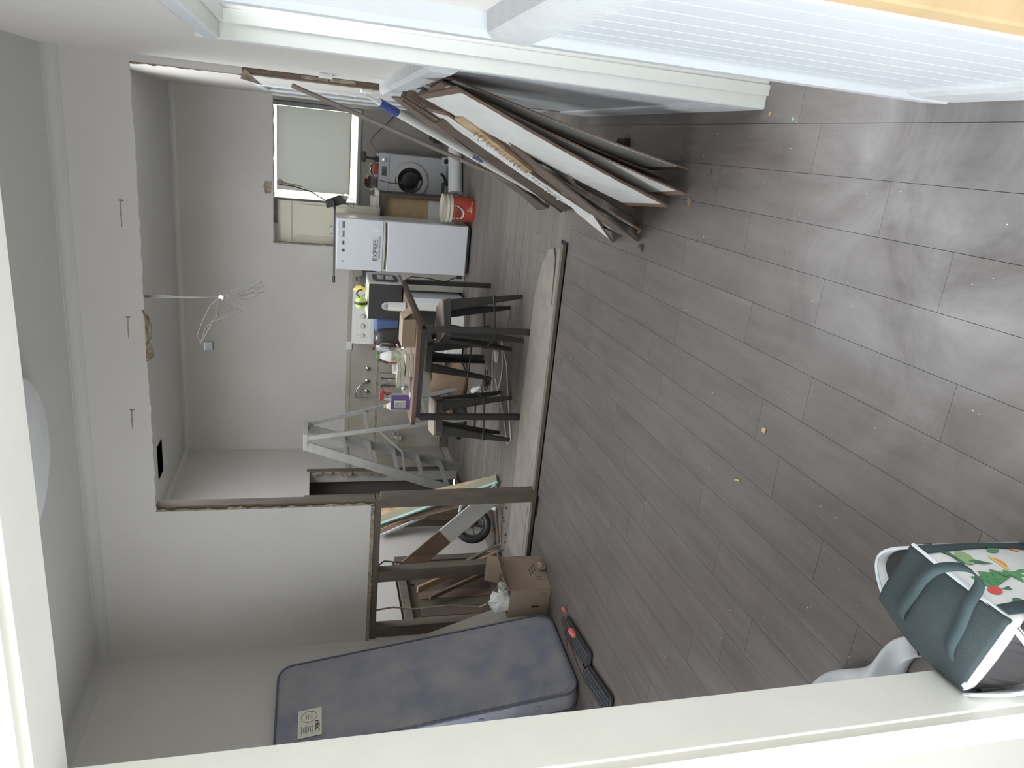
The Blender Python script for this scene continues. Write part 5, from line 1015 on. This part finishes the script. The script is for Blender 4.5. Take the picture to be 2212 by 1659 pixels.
for k in range(14, -1, -1):
    s = k/14; lf.append((.60+.04*math.sin(k*2.1)+.05*(1 if k % 2 else -.2), .92-.62*s))
patch(lf, G1, 'rocket_leaf_print', 1)
patch(ell(.70, .88, .045, .05, 0), RP, 'radish_print', 1); patch([(.70, .83), (.73, .76), (.69, .76)], G2, 'radish_print', 1)
patch(ell(.82, .55, .10, .075, .5, 16, 0, 3.3), G1, 'cucumber_print', 1); patch(ell(.82, .56, .08, .055, .5, 16, 0, 3.3), G3, 'cucumber_print', 2)
patch(ell(.86, .80, .06, .04, -.5), G2, 'cucumber_print', 1); patch(ell(.2, .45, .08, .04, 1), G1, 'leaf_print', 1); patch(ell(.45, .25, .05, .05, 1), RP, 'radish_print', 1); patch(ell(.75, .25, .08, .05, .5), G3, 'pear_print', 1); patch(ell(.15, .2, .06, .04, .5), OR, 'carrot_print', 1)
pg = MB(); pg.grid(lambda u, v: (-1.60+.36*u+.02*math.sin(7*v), 1.66-.24*u+.02*math.sin(9*u)-.12*v*(1-.3*u)-.02, .004+(.10-.085*u)*math.sin(math.pi*v)**.7*(1+.25*math.sin(11*u+3*v))*(1 if u < .98 else .4)), 26, 14)
o = pg.build('plastic_bag', PBAG, smooth=True, solid=.0015); tag(o, 'white plastic bag crumpled on the floor behind the left jamb', 'bag')
ct = thing('flat_carton', 'tall tan flat packed carton standing against the right jamb', 'carton', (.42, .88, 0))
cp = [(.216, .895, 0), (.216+.5, .895, 0), (.216+.5, .855, 0), (.216, .855, 0)]
MB().prism([(.218, .915, 0), (.355, .915, 0), (.355, .865, 0), (.218, .865, 0)], (0, 0, 1.75)).build('carton_body', CARDY, ct, bevel=.004)
b = MB()
def ln_(p, q_): b.bar((p[0], .8645, p[1]), (q_[0], .8645, q_[1]), .0015, .001, up=(0, 1, 0))
for p, q_ in (((.24, .70), (.30, .72)), ((.24, .70), (.24, .40)), ((.30, .72), (.30, .42)), ((.24, .60), (.30, .62)), ((.24, .50), (.30, .52)), ((.27, .61), (.27, .41)), ((.24, .40), (.30, .42)), ((.235, .74), (.30, .76))): ln_(p, q_)
b.build('pencil_lines', CARDIN, ct)

# ------------------------------------------------------------------ scraps on the floor
def scrap(x, y_, r, m_, nm, label, sd_):
    rnd_ = random.Random(sd_); pts = [(x+r*rnd_.uniform(.5, 1.1)*math.cos(a*.7854), y_+r*rnd_.uniform(.5, 1.1)*math.sin(a*.7854), .001) for a in range(8)]
    o = MB().prism(pts, (0, 0, .004)).build(nm, m_); return tag(o, label, 'scrap')
scrap(-.938, 2.261, .016, DRYLEAF, 'tan_scrap', 'small tan scrap alone in the middle of the grey floor', 1)
o = MB().bar((-1.195, 2.345, .004), (-1.205, 2.375, .004), .008, .005).build('wood_chip', DRYLEAF); tag(o, 'tiny pale wood chip on the floor left of the tan scrap', 'scrap')
scrap(.200, 2.487, .009, TEALP, 'teal_scrap', 'tiny teal scrap on the floor before the right doorway', 3)
scrap(.222, 2.64, .010, PINE, 'orange_chip', 'tiny orange wood chip at the foot of the far door jamb', 4)
scrap(-.16, 3.16, .022, SACK, 'brown_leaf', 'brown papery scrap at the foot of the white boards', 5)
scrap(-.02, 3.02, .016, TIM, 'dark_crumb', 'dark crumb of old timber on the floor before the boards', 6)
b = MB()
rr_ = random.Random(5)
for k in range(230):
    x = rr_.uniform(-2.6, .22); y_ = 1.15+3.3*rr_.random()**1.4
    r = rr_.uniform(.0012, .0032); b.add([(x-r, y_, .0005), (x, y_-r, .0005), (x+r, y_, .0005), (x, y_+r, .0005), (x, y_, .0005+r)], [(0, 1, 4), (1, 2, 4), (2, 3, 4), (3, 0, 4)])
o = b.build('plaster_crumbs', PAINT); tag(o, 'fine white plaster crumbs scattered over the grey plank floor', 'debris', kind='stuff')
